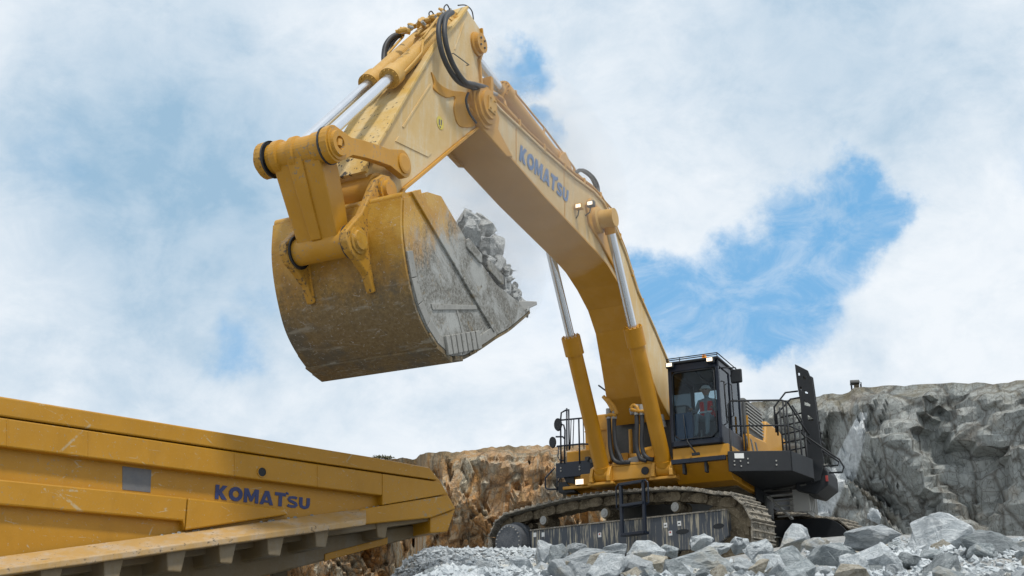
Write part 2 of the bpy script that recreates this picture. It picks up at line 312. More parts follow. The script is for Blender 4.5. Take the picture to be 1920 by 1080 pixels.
# ------------------------------------------------------------------ mesh builder
class MB:
    def __init__(s): s.v = []; s.f = []; s.sm = []
    def add(s, vs, fs, smooth=False):
        b = len(s.v); s.v += [tuple(v) for v in vs]; s.f += [tuple(i+b for i in f) for f in fs]; s.sm += [smooth]*len(fs); return s
    def box(s, x0, x1, y0, y1, z0, z1):
        vs = [(x, y, z) for x in (x0, x1) for y in (y0, y1) for z in (z0, z1)]
        return s.add(vs, [(0, 1, 3, 2), (4, 6, 7, 5), (0, 4, 5, 1), (2, 3, 7, 6), (0, 2, 6, 4), (1, 5, 7, 3)])
    def hexa(s, a, b):      # two quads (each four points) joined
        return s.add(list(a)+list(b), [(0, 1, 2, 3), (7, 6, 5, 4), (0, 4, 5, 1), (1, 5, 6, 2), (2, 6, 7, 3), (3, 7, 4, 0)])
    def prism(s, poly, a, b, fn):    # polygon in a plane, thickness from a to b, fn(p, t) gives the 3D point
        n = len(poly)
        vs = [fn(p, a) for p in poly]+[fn(p, b) for p in poly]
        return s.add(vs, [tuple(range(n)), tuple(range(2*n-1, n-1, -1))]+[(i, i+n, (i+1) % n+n, (i+1) % n) for i in range(n)])
    def prismx(s, poly, x0, x1): return s.prism(poly, x0, x1, lambda p, t: (t, p[0], p[1]))
    def ring(s, c, ax, r, n, up=None):
        ax = Vector(ax).normalized(); u = ax.orthogonal().normalized() if up is None else up
        v = ax.cross(u); return [Vector(c)+u*(r*math.cos(2*math.pi*i/n))+v*(r*math.sin(2*math.pi*i/n)) for i in range(n)]
    def cyl(s, p0, p1, r0, r1=None, n=20, caps=True):
        p0, p1 = Vector(p0), Vector(p1); r1 = r0 if r1 is None else r1; ax = p1-p0; u = ax.normalized().orthogonal().normalized()
        a = s.ring(p0, ax, r0, n, u); b = s.ring(p1, ax, r1, n, u)
        s.add(a+b, [(i, (i+1) % n, (i+1) % n+n, i+n) for i in range(n)], True)
        if caps: s.add(a, [tuple(range(n))][::-1]); s.add(b, [tuple(range(n))])
        return s
    def lathe(s, p0, ax, prof, n=24):      # prof: list of (distance along axis, radius)
        p0 = Vector(p0); ax = Vector(ax).normalized(); u = ax.orthogonal().normalized()
        for (d0, r0), (d1, r1) in zip(prof, prof[1:]):
            a = s.ring(p0+ax*d0, ax, max(r0, 1e-4), n, u); b = s.ring(p0+ax*d1, ax, max(r1, 1e-4), n, u)
            s.add(a+b, [(i, (i+1) % n, (i+1) % n+n, i+n) for i in range(n)], False)
        return s
    def tube(s, pts, r, n=8, smooth_path=False, closed=False):
        pts = [Vector(p) for p in pts]
        if smooth_path:
            q = []
            for i in range(len(pts)-1):
                p0 = pts[max(i-1, 0)]; p1 = pts[i]; p2 = pts[i+1]; p3 = pts[min(i+2, len(pts)-1)]
                for k in range(6):
                    t = k/6; q.append(.5*((2*p1)+(p2-p0)*t+(2*p0-5*p1+4*p2-p3)*t*t+(3*p1-3*p2+p3-p0)*t**3))
            pts = q+[pts[-1]]
        u = (pts[1]-pts[0]).normalized().orthogonal().normalized(); rings = []
        for i, p in enumerate(pts):
            d = (pts[min(i+1, len(pts)-1)]-pts[max(i-1, 0)]).normalized(); u = (u-d*u.dot(d)).normalized(); v = d.cross(u)
            rings.append([p+u*(r*math.cos(2*math.pi*k/n))+v*(r*math.sin(2*math.pi*k/n)) for k in range(n)])
        vs = [x for rg in rings for x in rg]; fs = []
        for i in range(len(rings)-1):
            for k in range(n): fs.append((i*n+k, i*n+(k+1) % n, (i+1)*n+(k+1) % n, (i+1)*n+k))
        fs.append(tuple(range(n))[::-1]); fs.append(tuple((len(rings)-1)*n+k for k in range(n)))
        return s.add(vs, fs, True)
    def build(s, name, m, parent=None, off=(0, 0, 0), bevel=0, world=None, tri=False):
        me = bpy.data.meshes.new(name); o_ = Vector(off)
        vs = [Vector(v)-o_ for v in s.v]
        me.from_pydata(vs, [], s.f); me.materials.append(m)
        me.polygons.foreach_set('use_smooth', s.sm); me.update()
        bm = bmesh.new(); bm.from_mesh(me); bmesh.ops.recalc_face_normals(bm, faces=bm.faces)
        if tri: bmesh.ops.triangulate(bm, faces=[f for f in bm.faces if len(f.verts) > 4])
        bm.to_mesh(me); bm.free()
        o = bpy.data.objects.new(name, me); COL.objects.link(o)
        if parent: o.parent = parent
        if bevel:
            b = o.modifiers.new('bevel', 'BEVEL'); b.width = bevel; b.segments = 2; b.limit_method = 'ANGLE'; b.angle_limit = rad(35)
        return o

# ================================================================== EXCAVATOR frame (x = to the cab side, y = backwards, z = up)
RX = Vector((math.cos(YAW), -math.sin(YAW), 0)); BX = Vector((math.sin(YAW), math.cos(YAW), 0)); UP = Vector((0, 0, 1))
OO = ray(1195, 800)*27.3
def ax_(px, py, x):      # photo point on the machine's vertical plane at width x -> (x, y, z)
    r = ray(px, py); q = r*((OO.dot(RX)+x)/r.dot(RX))-OO; return Vector((x, q.dot(BX), q.z))
def ay_(px, py, y):
    r = ray(px, py); q = r*((OO.dot(BX)+y)/r.dot(BX))-OO; return Vector((q.dot(RX), y, q.z))
def yz(px, py, x): p = ax_(px, py, x); return (p.y, p.z)
def wd(x, y, z): return OO+RX*x+BX*y+UP*z
GZ = -3.55
BASE = Vector((.15, 2.1, GZ))
EX = empty('excavator', wd(*BASE), -YAW, 'giant yellow mining excavator on crawler tracks lifting a full bucket', 'excavator')
def part(mb, name, m, parent=EX, **k): return mb.build(name, M[m], parent, off=BASE, **k)
def c2(sx, ox, oy): return lambda a, b: (ox+a/sx, oy+b/sx)
k1 = c2(2.7, 480, 0); k2 = c2(2.159, 480, 230); k3 = c2(2.7, 820, 80); k4 = c2(2.8425, 1000, 380); k5 = c2(3.6, 1000, 660); k6 = c2(3.484, 1220, 650)
k7 = c2(4.5, 700, 0); k8 = c2(5.4, 480, 230); kz = c2(4.909, 1230, 655); kp = c2(3.6, 1360, 670); kq = c2(5.4, 1020, 760); kr = c2(5.4, 1340, 840)

def loft(mb, st, w_in=0.0):
    # stations (a=(y,z), b=(y,z), half width)
    n = len(st); vs = []
    for a, b, h in st: vs += [(h, *a), (h, *b), (-h, *b), (-h, *a)]
    fs = []
    for i in range(n-1):
        for k in range(4): fs.append((4*i+k, 4*i+(k+1) % 4, 4*i+4+(k+1) % 4, 4*i+4+k))
    fs += [(0, 1, 2, 3), (4*n-1, 4*n-2, 4*n-3, 4*n-4)]
    return mb.add(vs, fs)
def strip(mb, pts, hw, th, inward):
    # flange plate that follows a line of (y,z) points; hw list or number
    n = len(pts); hw = hw if isinstance(hw, list) else [hw]*n; vs = []
    for i, p in enumerate(pts):
        a = Vector(pts[max(i-1, 0)]); b = Vector(pts[min(i+1, n-1)]); d = (b-a).normalized(); nn = Vector((-d.y, d.x))*th*inward
        q = Vector(p)+nn; h = hw[i]; vs += [(h, *p), (h, *q), (-h, *q), (-h, *p)]
    fs = []
    for i in range(n-1):
        for k in range(4): fs.append((4*i+k, 4*i+(k+1) % 4, 4*i+4+(k+1) % 4, 4*i+4+k))
    fs += [(0, 1, 2, 3), (4*n-1, 4*n-2, 4*n-3, 4*n-4)]
    return mb.add(vs, fs)

def crom(P_, n=5):
    o = []; P_ = [Vector(p) for p in P_]
    for i in range(len(P_)-1):
        p0, p1, p2, p3 = P_[max(i-1, 0)], P_[i], P_[i+1], P_[min(i+2, len(P_)-1)]
        for k in range(n): t = k/n; o.append(tuple(.5*((2*p1)+(p2-p0)*t+(2*p0-5*p1+4*p2-p3)*t*t+(3*p1-3*p2+p3-p0)*t**3)))
    return o+[tuple(P_[-1])]
# ---- boom
BST = [((-8.95, 4.16), (-8.95, 3.78), .45), ((-8.6, 4.36), (-8.5, 3.60), .45), ((-7.8, 4.27), (-7.5, 3.52), .45), ((-5.8, 4.27), (-6.0, 3.31), .45), ((-4.4, 4.32), (-4.3, 3.15), .45),
       ((-3.4, 4.42), (-3.3, 3.06), .45), ((-2.85, 4.38), (-2.75, 2.97), .45), ((-2.35, 4.15), (-2.15, 2.76), .45), ((-1.6, 3.63), (-1.55, 2.45), .45), ((-.93, 2.93), (-1.1, 2.02), .46),
       ((0, 2.26), (-.7, 1.32), .5), ((.9, 1.43), (-.25, .67), .58), ((1.25, .85), (.35, .2), .64)]
mb = loft(MB(), BST)
boom = part(mb, 'boom', 'yellow_dusty_haze', bevel=.01)
tp = [s[0] for s in BST]; bt = [s[1] for s in BST]; hw = [s[2]+.045 for s in BST]
part(strip(MB(), [(p[0], p[1]+.004) for p in tp], hw, .045, 1), 'boom_flange', 'yellow_dusty_haze', boom, bevel=.006)
part(strip(MB(), [(p[0], p[1]-.004) for p in bt], hw, .045, -1), 'boom_flange', 'yellow', boom, bevel=.006)
# tip casting and hub
tipp = [(-9.02, 4.02), (-8.9, 4.3), (-8.6, 4.44), (-8.2, 4.36), (-7.9, 4.05), (-7.95, 3.8), (-7.35, 3.50), (-7.6, 3.40), (-8.5, 3.52), (-8.85, 3.66)]
for s in (1, -1):
    part(MB().prismx(tipp, s*.44, s*.52), 'tip_plate', 'yellow', boom, bevel=.02, tri=True)
HUB = (-8.55, 3.98)
for s in (1, -1):
    part(MB().lathe((s*.40, *HUB), (s, 0, 0), [(0, .42), (.16, .42), (.16, .36), (.22, .35), (.22, .27), (.27, .26), (.27, .0)], 32), 'pin_boss', 'yellow', boom)
    m_ = MB(); m_.box(s*.66, s*.70, HUB[0]-.10, HUB[0]+.16, HUB[1]-.15, HUB[1]+.15); 
    for q in ((-.06, .1), (.1, .1), (-.06, -.1), (.1, -.1)): m_.cyl((s*.70, HUB[0]+q[0], HUB[1]+q[1]), (s*.725, HUB[0]+q[0], HUB[1]+q[1]), .025, n=6)
    part(m_, 'pin_retainer', 'yellow_rod', boom, bevel=.008)
part(MB().tube([ax_(*k1(1075, 470), .57), ax_(*k1(1063, 510), .57), ax_(*k1(1080, 570), .57), ax_(*k1(1115, 622), .57)], .022, smooth_path=True), 'rubber_seal', 'rubber', boom)
# boom cylinder boss: wide cross tube with doubler pads
BC = (-3.30, 3.78)
m_ = MB(); m_.cyl((-.92, *BC), (.92, *BC), .205, n=28); part(m_, 'cylinder_cross_tube', 'yellow_rod', boom)
for s in (1, -1):
    pl = [(-3.85, 3.95), (-3.6, 4.2), (-3.1, 4.15), (-2.75, 3.75), (-2.1, 3.3), (-1.9, 3.0), (-2.2, 2.95), (-3.1, 3.35), (-3.7, 3.55)]
    part(MB().prismx(pl, s*.44, s*.50), 'boss_pad', 'yellow', boom, bevel=.02, tri=True)
    m_ = MB(); m_.lathe((s*.50, *BC), (s, 0, 0), [(0, .29), (.08, .29), (.10, .25), (.10, 0)], 28); part(m_, 'pin_boss', 'yellow_rod', boom)
# foot bosses
part(MB().cyl((-.78, .78, .52), (.78, .78, .52), .30, n=28), 'foot_boss', 'yellow', boom)
# ribs and weld seams over the side
for yy, z0, z1 in ((-7.1, 3.52, 4.24), (-4.9, 3.22, 4.28), (-.98, 2.1, 2.92)):
    part(MB().box(.449, .456, yy-.015, yy+.015, z0, z1), 'weld_seam', 'yellow', boom)

# ---- lettering
def letters(size, m, parent, o3, dx, dy, name='lettering', depth=.006, off=BASE):
    def ringo():
        o = [(.5+.5*math.cos(2*math.pi*i/24), .5+.51*math.sin(2*math.pi*i/24)) for i in range(25)]; n_ = [(.5+.23*math.cos(2*math.pi*i/24), .5+.25*math.sin(2*math.pi*i/24)) for i in range(25)]
        return [[o[i], o[i+1], n_[i+1], n_[i]] for i in range(24)]
    def stroke(pts, w_):
        L_, R_ = [], []
        for i, p in enumerate(pts):
            a_ = Vector(pts[max(i-1, 0)]); b_ = Vector(pts[min(i+1, len(pts)-1)]); d_ = (b_-a_).normalized(); n_ = Vector((-d_.y, d_.x))*w_/2; L_.append(tuple(Vector(p)+n_)); R_.append(tuple(Vector(p)-n_))
        return [[L_[i], R_[i], R_[i+1], L_[i+1]] for i in range(len(pts)-1)]
    G = [(.88, 1, [[(0, 0), (.27, 0), (.27, .36), (.52, 0), (.88, 0), (.48, .52), (.85, 1), (.52, 1), (.27, .64), (.27, 1), (0, 1)]]), (1, 1, ringo()),
         (1.08, 1, [[(0, 0), (.25, 0), (.25, .58), (.46, .1), (.62, .1), (.83, .58), (.83, 0), (1.08, 0), (1.08, 1), (.78, 1), (.54, .46), (.30, 1), (0, 1)]]),
         (1.02, 1, [[(0, 0), (.27, 0), (.51, .66), (.75, 0), (1.02, 0), (.66, 1), (.36, 1)], [(.325, .15), (.695, .15), (.633, .32), (.387, .32)]]),
         (.84, 1, [[(.29, 0), (.56, 0), (.56, .76), (.84, .76), (.84, 1), (0, 1), (0, .76), (.29, .76)]]),
         (.84, .84, stroke([(.76, .84), (.62, .90), (.42, .90), (.2, .86), (.14, .70), (.22, .58), (.45, .5), (.66, .42), (.74, .27), (.62, .12), (.42, .11), (.2, .12), (.06, .2)], .23)),
         (.84, .84, stroke([(.13, 1), (.13, .42), (.2, .2), (.42, .11), (.64, .2), (.71, .42), (.71, 1)], .26))]
    dx, dy = Vector(dx).normalized(), Vector(dy).normalized(); nz_ = dx.cross(dy); W, H_ = size; tw_ = sum(g[0] for g in G)+.10*6; x = 0
    for w_, h_, polys in G:
        mb = MB(); f_ = lambda p, t: Vector(o3)+dx*((x+p[0])/tw_*W)+dy*(p[1]*h_*H_)+nz_*t
        for pl_ in polys: mb.prism(pl_, 0.0, depth, f_)
        if off is BASE: o = mb.build(name, M[m], parent, off=BASE, tri=True)
        else: o = mb.build(name, M[m], parent, tri=True)
        if w_ == .84 and h_ == 1: tx = x+.84
        x += w_+.10
    mb = MB(); x = tx; mb.prism([(-.02, 1.02), (.14, 1.02), (.20, .93), (.20, .86), (.06, .86), (-.0, .93)], 0, depth, lambda p, t: Vector(o3)+dx*((x+p[0])/tw_*W)+dy*(p[1]*1.06*H_)+nz_*t)
    mb.build(name, M[m], parent, off=off)
pa, pb = ax_(973, 300, .455), ax_(1064, 381, .455); pa2 = ax_(976, 271, .455)
dx = pb-pa; L = dx.length*1.0; letters((L, (pa2-pa).length*.98), 'letter', boom, pa+Vector((.004, 0, 0)), dx, pa2-pa)
# ---- arm
AST = [((-9.0, 5.79), (-8.5, 5.66), .40), ((-9.28, 5.40), (-8.42, 5.3), .40), ((-9.68, 4.88), (-8.56, 4.95), .40), ((-10.12, 4.34), (-8.45, 4.3), .40), ((-10.5, 3.72), (-8.55, 3.62), .40),
       ((-10.95, 3.0), (-9.42, 2.82), .40), ((-11.4, 2.26), (-10.3, 2.0), .40), ((-11.78, 1.66), (-10.93, 1.42), .40), ((-11.98, 1.2), (-11.35, .88), .40)]
arm = part(loft(MB(), AST), 'arm', 'yellow_dusty_haze', bevel=.01)
part(strip(MB(), [s[0] for s in AST], .45, .05, -1), 'arm_front_plate', 'armfront', arm, bevel=.006)
part(strip(MB(), [s[1] for s in AST], .45, .05, 1), 'arm_rear_plate', 'yellow', arm, bevel=.006)
part(MB().cyl((-.47, -11.67, 1.01), (.47, -11.67, 1.01), .30, n=28), 'end_boss', 'yellow', arm)
dbl = [k1(885, 365), (813, 156), k1(900, 455), k1(960, 495), k1(1005, 492), k1(1000, 560), k1(1030, 640), (893, 233), (897, 190), k1(1060, 470), k1(985, 458), k1(925, 425), k1(900, 385)]
for s in (1, -1):
    part(MB().prismx(crom([yz(*p, .405) for p in dbl]+[yz(*dbl[0], .405)], 4)[:-1], s*.395, s*.425), 'doubler_plate', 'yellow', arm, bevel=.012, tri=True)
# panel edges: low ridges along the side web
for pts in ([k1(720, 690), k1(890, 775), k1(870, 795), k1(705, 715)], [k1(740, 640), k1(880, 425), k1(886, 432), k1(748, 648)],
            [k1(1004, 250), k1(1052, 112), k1(1057, 113), k1(1010, 252)]):
    part(MB().prismx([yz(*p, .405) for p in pts], .395, .413), 'weld_ridge', 'yellow_dusty_haze', arm, bevel=.004)
# warning sticker: yellow disc with dark marks
sc_ = ax_(*k1(932, 622), .404); m_ = MB(); m_.cyl(sc_, sc_+Vector((.004, 0, 0)), .115, n=24); stk = part(m_, 'warning_sticker', 'sticker', arm)
m_ = MB(); m_.box(.4085, .4105, sc_.y-.05, sc_.y-.02, sc_.z-.06, sc_.z+.05); m_.box(.4085, .4105, sc_.y+.015, sc_.y+.045, sc_.z-.03, sc_.z+.07); m_.box(.4085, .4105, sc_.y-.02, sc_.y+.02, sc_.z-.09, sc_.z-.065)
tag(part(m_, 'sticker_mark', 'letter_navy', arm))
# top end bosses: bucket cylinder pins in front, arm cylinder pin at the back
for s in (1, -1):
    part(MB().lathe((s*.39, -8.62, 5.25), (s, 0, 0), [(0, .23), (.05, .23), (.07, .19), (.14, .19), (.14, 0)], 24), 'pin_boss', 'yellow', arm)
m_ = MB()
for q in ((.07, .07), (.07, -.07), (-.07, .07), (-.07, -.07)): m_.cyl((.53, -8.62+q[0], 5.25+q[1]), (.555, -8.62+q[0], 5.25+q[1]), .022, n=6)
part(m_, 'pin_bolts', 'dark', arm)
# small grab rail on the arm side
m_ = MB(); a, b = ax_(*k1(1000, 270), .47), ax_(*k1(1078, 328), .47); m_.tube([a-Vector((.05, 0, 0)), a, b, b-Vector((.05, 0, 0))], .010)
part(m_, 'grab_rail', 'dark', arm)

# ---- bucket linkage
TP = (-13.02, 1.17); LP = (-12.32, -.02); BP = (-11.67, 1.01); AP = (-11.27, 1.63)
def dogbone(c0, r0, c1, r1, waist, x0, x1, bend=0.0):
    a, b = Vector(c0), Vector(c1); d = (b-a).normalized(); nn = Vector((-d.y, d.x)); L = (b-a).length; pts = []
    for i in range(13):
        t = math.pi/2+math.pi*i/12; pts.append(a+d*(r0*math.cos(t))+nn*(r0*math.sin(t)))
    for t in (.22, .4, .6, .78): pts.append(a+d*(L*t)-nn*(waist-bend*math.sin(math.pi*t)))
    for i in range(13):
        t = -math.pi/2+math.pi*i/12; pts.append(b+d*(r1*math.cos(t))+nn*(r1*math.sin(t)))
    for t in (.78, .6, .4, .22): pts.append(a+d*(L*t)+nn*(waist+bend*math.sin(math.pi*t)))
    return MB().prismx([tuple(p) for p in pts], x0, x1)
for s in (1, -1):
    ln = part(dogbone(TP, .27, AP, .22, .13, s*.50, s*.62, .05), 'link_arm', 'yellow_worn' if s > 0 else 'yellow_muddy', bevel=.02, tri=True)
    part(MB().lathe((s*.60, *TP), (s, 0, 0), [(0, .23), (.04, .23), (.045, .19), (.09, .18), (.09, .10), (.05, .09), (.05, 0)], 28), 'pin_cap', 'yellow_worn', ln)
    m_ = MB(); m_.cyl((s*.66, TP[0], TP[1]-.05), (s*.66, TP[0], TP[1]+.05), .05, n=8); part(m_, 'pin_bolt', 'yellow', ln)
    part(MB().lathe((s*.60, *AP), (s, 0, 0), [(0, .16), (.04, .16), (.05, .12), (.05, 0)], 24), 'pin_cap', 'yellow', ln)
    part(MB().lathe((s*.47, *TP), (s, 0, 0), [(0, .275), (.028, .275), (.028, .0)], 28), 'grease_seal', 'rubber', ln)
# H link
d = (Vector(LP)-Vector(TP)).normalized(); nn = Vector((-d.y, d.x))
def hl(t, thf, thb, h): c = Vector(TP)+(Vector(LP)-Vector(TP))*t; return (tuple(c-nn*thf), tuple(c+nn*thb), h)
m_ = MB(); loft(m_, [hl(.02, .17, .24, .40), hl(.25, .16, .27, .39), hl(.6, .15, .25, .37), hl(.9, .14, .2, .35), hl(1.0, .13, .15, .35)])
hlk = part(m_, 'tipping_link', 'yellow_worn', bevel=.03)
m_ = MB(); loft(m_, [hl(.02, .20, -.15, .13), hl(.5, .19, -.14, .10), hl(.9, .17, -.12, .09)]); part(m_, 'stiffener', 'yellow_worn', hlk, bevel=.015)
m_ = MB(); m_.lathe((-.46, *TP), (1, 0, 0), [(0, 0), (0, .22), (.06, .22), (.08, .25), (.18, .25), (.2, .21), (.36, .21), (.38, .245), (.46, .245), (.48, .21), (.74, .21), (.76, .23), (.92, .23), (.92, 0)], 32); part(m_, 'top_tube', 'yellow_worn', hlk)
m_ = MB(); m_.cyl((-.44, *LP), (.44, *LP), .20, n=32); part(m_, 'lower_tube', 'yellow_worn', hlk)

# ---- hydraulic cylinders
def ram(name, a, b, rb, rr, gl, split, gm='yellow_rod', parent=EX, eye=.0):
    # body from a to split, rod from split to b
    a, b = Vector(a), Vector(b); s = a+(b-a)*split; d = (b-a).normalized()
    m_ = MB(); m_.cyl(a+d*rb*.6, s-d*gl, rb, n=28); m_.cyl(s-d*gl, s, rb*1.22, n=28); m_.cyl(a+d*rb*.6, a+d*(rb*.6+.12), rb*1.12, n=28)
    body = part(m_, name, gm, parent, bevel=.012)
    u = d.orthogonal().normalized(); v = d.cross(u); pb_ = None
    for k in range(12):
        t = 2*math.pi*k/12; off_ = u*math.cos(t)*rb*1.02+v*math.sin(t)*rb*1.02
        if pb_ is None: pb_ = part(MB().cyl(s+off_-d*.002, s+off_+d*.03, rb*.11, n=6), 'gland_bolt', gm, body); first = off_
        else: q_ = pb_.copy(); COL.objects.link(q_); q_.parent = body; q_.location = off_-first
    m_ = MB(); m_.cyl(a-Vector((rb*.9, 0, 0)), a+Vector((rb*.9, 0, 0)), rb*1.15, n=24); part(m_, 'cylinder_eye', gm, body)
    rod = part(MB().cyl(s-d*.02, b-d*rb*.9, rr, n=28), 'piston_rod', 'chrome', body)
    m_ = MB(); m_.cyl(b-Vector((rb*.8, 0, 0)), b+Vector((rb*.8, 0, 0)), rb*1.1, n=24); m_.cyl(b-d*rb*1.9, b-d*rb*.5, rr*1.25, n=20); part(m_, 'rod_eye', gm, body)
    return body
XB = .74
for s in (1, -1):
    foot = Vector((s*XB, -.30, -1.12)); top = Vector((s*XB, *BC))
    bd = ram('boom_cylinder', foot, top, .175, .098, .42, .575, 'yellow_deep')
for s in (1, -1):
    top = ax_(844, 42, .2) if s > 0 else Vector((-.2, ax_(844, 42, .2).y, ax_(844, 42, .2).z)); lo = Vector((s*.2, *TP))
    gl_ = ax_(735, 160, .2); sp_ = (gl_-Vector((.2, top.y, top.z))).length/((Vector((.2, *TP))-Vector((.2, top.y, top.z))).length)
    ram('bucket_cylinder', top, lo, .145, .085, .26, sp_, 'yellow_rod')
    # bracket that carries the cylinder on the arm
cyl_top = ax_(844, 42, .2)
for s in (1, -1):
    for xx in (.04, .34):
        part(MB().prismx([(cyl_top.y-.10, cyl_top.z+.02), (cyl_top.y, cyl_top.z+.10), (cyl_top.y+.14, cyl_top.z+.02), (-9.2, 5.52), (-9.65, 4.95), (cyl_top.y-.12, cyl_top.z-.12)], s*xx, s*(xx+.05)), 'cylinder_bracket', 'yellow', arm, bevel=.012, tri=True)
# arm cylinders on top of the boom
a1 = ax_(1075, 322, 0); a0 = Vector((0, -8.62, 5.25)); g0 = ax_(938, 165, .2)
base_c = Vector((0, -4.75, 4.62)); 
for s in (1, -1):
    aa = Vector((s*.2, base_c.y, base_c.z)); bb = Vector((s*.2, a0.y, a0.z)); spl = 1-(g0-bb).length/(aa-bb).length
    ram('arm_cylinder', aa, bb, .18, .10, .22, spl, 'yellow')
for s in (1, -1):
    part(MB().prismx([(-5.1, 4.25), (-5.0, 4.62), (-4.75, 4.8), (-4.5, 4.65), (-4.2, 4.25)], s*.38, s*.43), 'cylinder_bracket', 'yellow', boom, bevel=.012)

# ---- bucket
BH = 1.13
BPROF = [(-12.06, .62), (-12.05, .2), (-11.97, -.15), (-11.82, -.52), (-11.62, -.86), (-11.36, -1.10), (-11.05, -1.27), (-10.70, -1.34), (-10.3, -1.26), (-9.75, -.96), (-9.2, -.62), (-8.75, -.36), (-8.3, -.05), (-7.95, .2)]
RIM = [yz(*p, 1.13) for p in ((985, 583), (971, 566), (929, 533), (887, 474), (862, 430), (826, 368), (800, 360))]
m_ = MB(); strip(m_, crom(BPROF), BH, .05, -1)
bucket = part(m_, 'bucket', 'bucket', bevel=.004)
tag(bucket, 'yellow bucket with brown worn underside, filled with broken rock')
for s in (1, -1):
    inner = [(p[0]*1.0+(.012 if i < 20 else 0), p[1]+.012) for i, p in enumerate(crom(BPROF))]
    sp1 = part(MB().prismx(inner+RIM, s*(BH-.07), s*(BH+.012)), 'side_plate', 'bucket_side', bucket, bevel=.012, tri=True)
    # wear band that follows the curved heel
    cx = Vector((-10.6, .0)); band = BPROF[2:11]; inn = []
    for i, p in enumerate(band):
        a = Vector(band[max(i-1, 0)]); b = Vector(band[min(i+1, len(band)-1)]); dd = (b-a).normalized(); inn.append(tuple(Vector(p)+Vector((-dd.y, dd.x))*.16))
    m_ = MB()
    for i in range(len(band)-1):
        f0, f1 = .015, .985
        A = Vector(band[i]); B = Vector(band[i+1]); C = Vector(inn[i+1]); D_ = Vector(inn[i]); q = [A.lerp(B, f0), A.lerp(B, f1), D_.lerp(C, f1), D_.lerp(C, f0)]
        m_.prismx([tuple(v+(cx-v)*.01) for v in q], s*(BH+.008), s*(BH+.035))
    part(m_, 'wear_band', 'bucket_band', bucket, bevel=.008)
    # diagonal stiffener, lower wear plates, heel shrouds, rim bars
    part(MB().prismx([(-11.9, .78), (-11.78, .86), (-9.25, -.5), (-9.32, -.6)], s*(BH+.008), s*(BH+.05)), 'diagonal_rib', 'bucket_side', bucket, bevel=.01)
    part(MB().prismx([(-11.25, -.72), (-9.9, -.32), (-9.86, -.38), (-11.2, -.8)], s*(BH+.008), s*(BH+.03)), 'seam_bar', 'bucket_band', bucket, bevel=.006)
    part(MB().prismx([(-10.55, -.50), (-10.5, -.50), (-10.15, -1.08), (-10.2, -1.1)], s*(BH+.008), s*(BH+.022)), 'seam_bar', 'bucket_band', bucket, bevel=.006)
    for k in range(7):
        t0 = k/7*.95; A = Vector((-10.80, -1.38)); B = Vector((-9.70, -.97)); c = A.lerp(B, t0); c2_ = A.lerp(B, t0+.11); up2 = Vector((-.10, .27))
        q = [c, c2_, c2_+up2, c+up2]
        part(MB().prismx([tuple(v) for v in q], s*(BH+.03), s*(BH+.085)), 'heel_shroud', 'bucket_band', bucket, bevel=.012)
    for k, (y0, y1) in enumerate(((-10.25, -9.75), (-9.55, -9.0))):
        z0 = .66-(y0+10.36)*.17
        part(MB().prismx([(y0, z0), (y0+.07, z0+.06), (y1, z0-.06), (y1+.02, z0-.2), (y1-.05, z0-.22), (y0+.02, z0-.12)], s*(BH+.008), s*(BH+.045)), 'side_cutter', 'bucket_side', bucket, bevel=.01)
# lateral wear bars on the underside
for i0, off_ in ((5.7, .04), (6.35, .075), (6.95, .085), (7.7, .07), (8.6, .05)):
    i = int(i0); f = i0-i; A = Vector(BPROF[i]).lerp(Vector(BPROF[i+1]), f); dd = (Vector(BPROF[i+1])-Vector(BPROF[i])).normalized(); n_ = Vector((dd.y, -dd.x))
    if n_.dot(A-Vector((-10.4, .2))) < 0: n_ = -n_
    q = [A-dd*.13, A+dd*.13, A+dd*.12+n_*off_, A-dd*.12+n_*off_]
    part(MB().prismx([tuple(v) for v in q], -BH-.03, BH+.03), 'wear_bar', 'bucket', bucket, bevel=.008)
# two drain holes are dark plugs on the back
for px_, py_ in (k2(340, 845), k2(425, 828)):
    x_ = {0: -.28, 1: .12}[0 if px_ < 655 else 1]
    A = Vector((x_, -11.50, -1.0)); nv = Vector((0, -.72, -.69)); part(MB().cyl(A-nv*.05, A+nv*.012, .035, n=14), 'drain_plug', 'black', bucket)
# rolled upper back tube and lip
part(MB().cyl((-BH, -12.0, .66), (BH, -12.0, .66), .085, n=20), 'top_roll', 'bucket', bucket)
m_ = MB(); m_.prismx([(-12.04, .70), (-11.55, .98), (-11.5, .90), (-11.98, .60)], -BH+.02, BH-.02); part(m_, 'top_plate', 'bucket', bucket, bevel=.006)
for k in range(6):
    x_ = -.98+k*.392
    m_ = MB(); A = Vector((-8.0, .22)); T = Vector((-7.45, .5)); 
    m_.hexa([(x_-.13, -8.35, .02), (x_+.13, -8.35, .02), (x_+.13, -8.3, .27), (x_-.13, -8.3, .27)], [(x_-.06, T.x, T.y-.03), (x_+.06, T.x, T.y-.03), (x_+.06, T.x-.02, T.y+.03), (x_-.06, T.x-.02, T.y+.03)])
    part(m_, 'tooth', 'steel', bucket, bevel=.015)
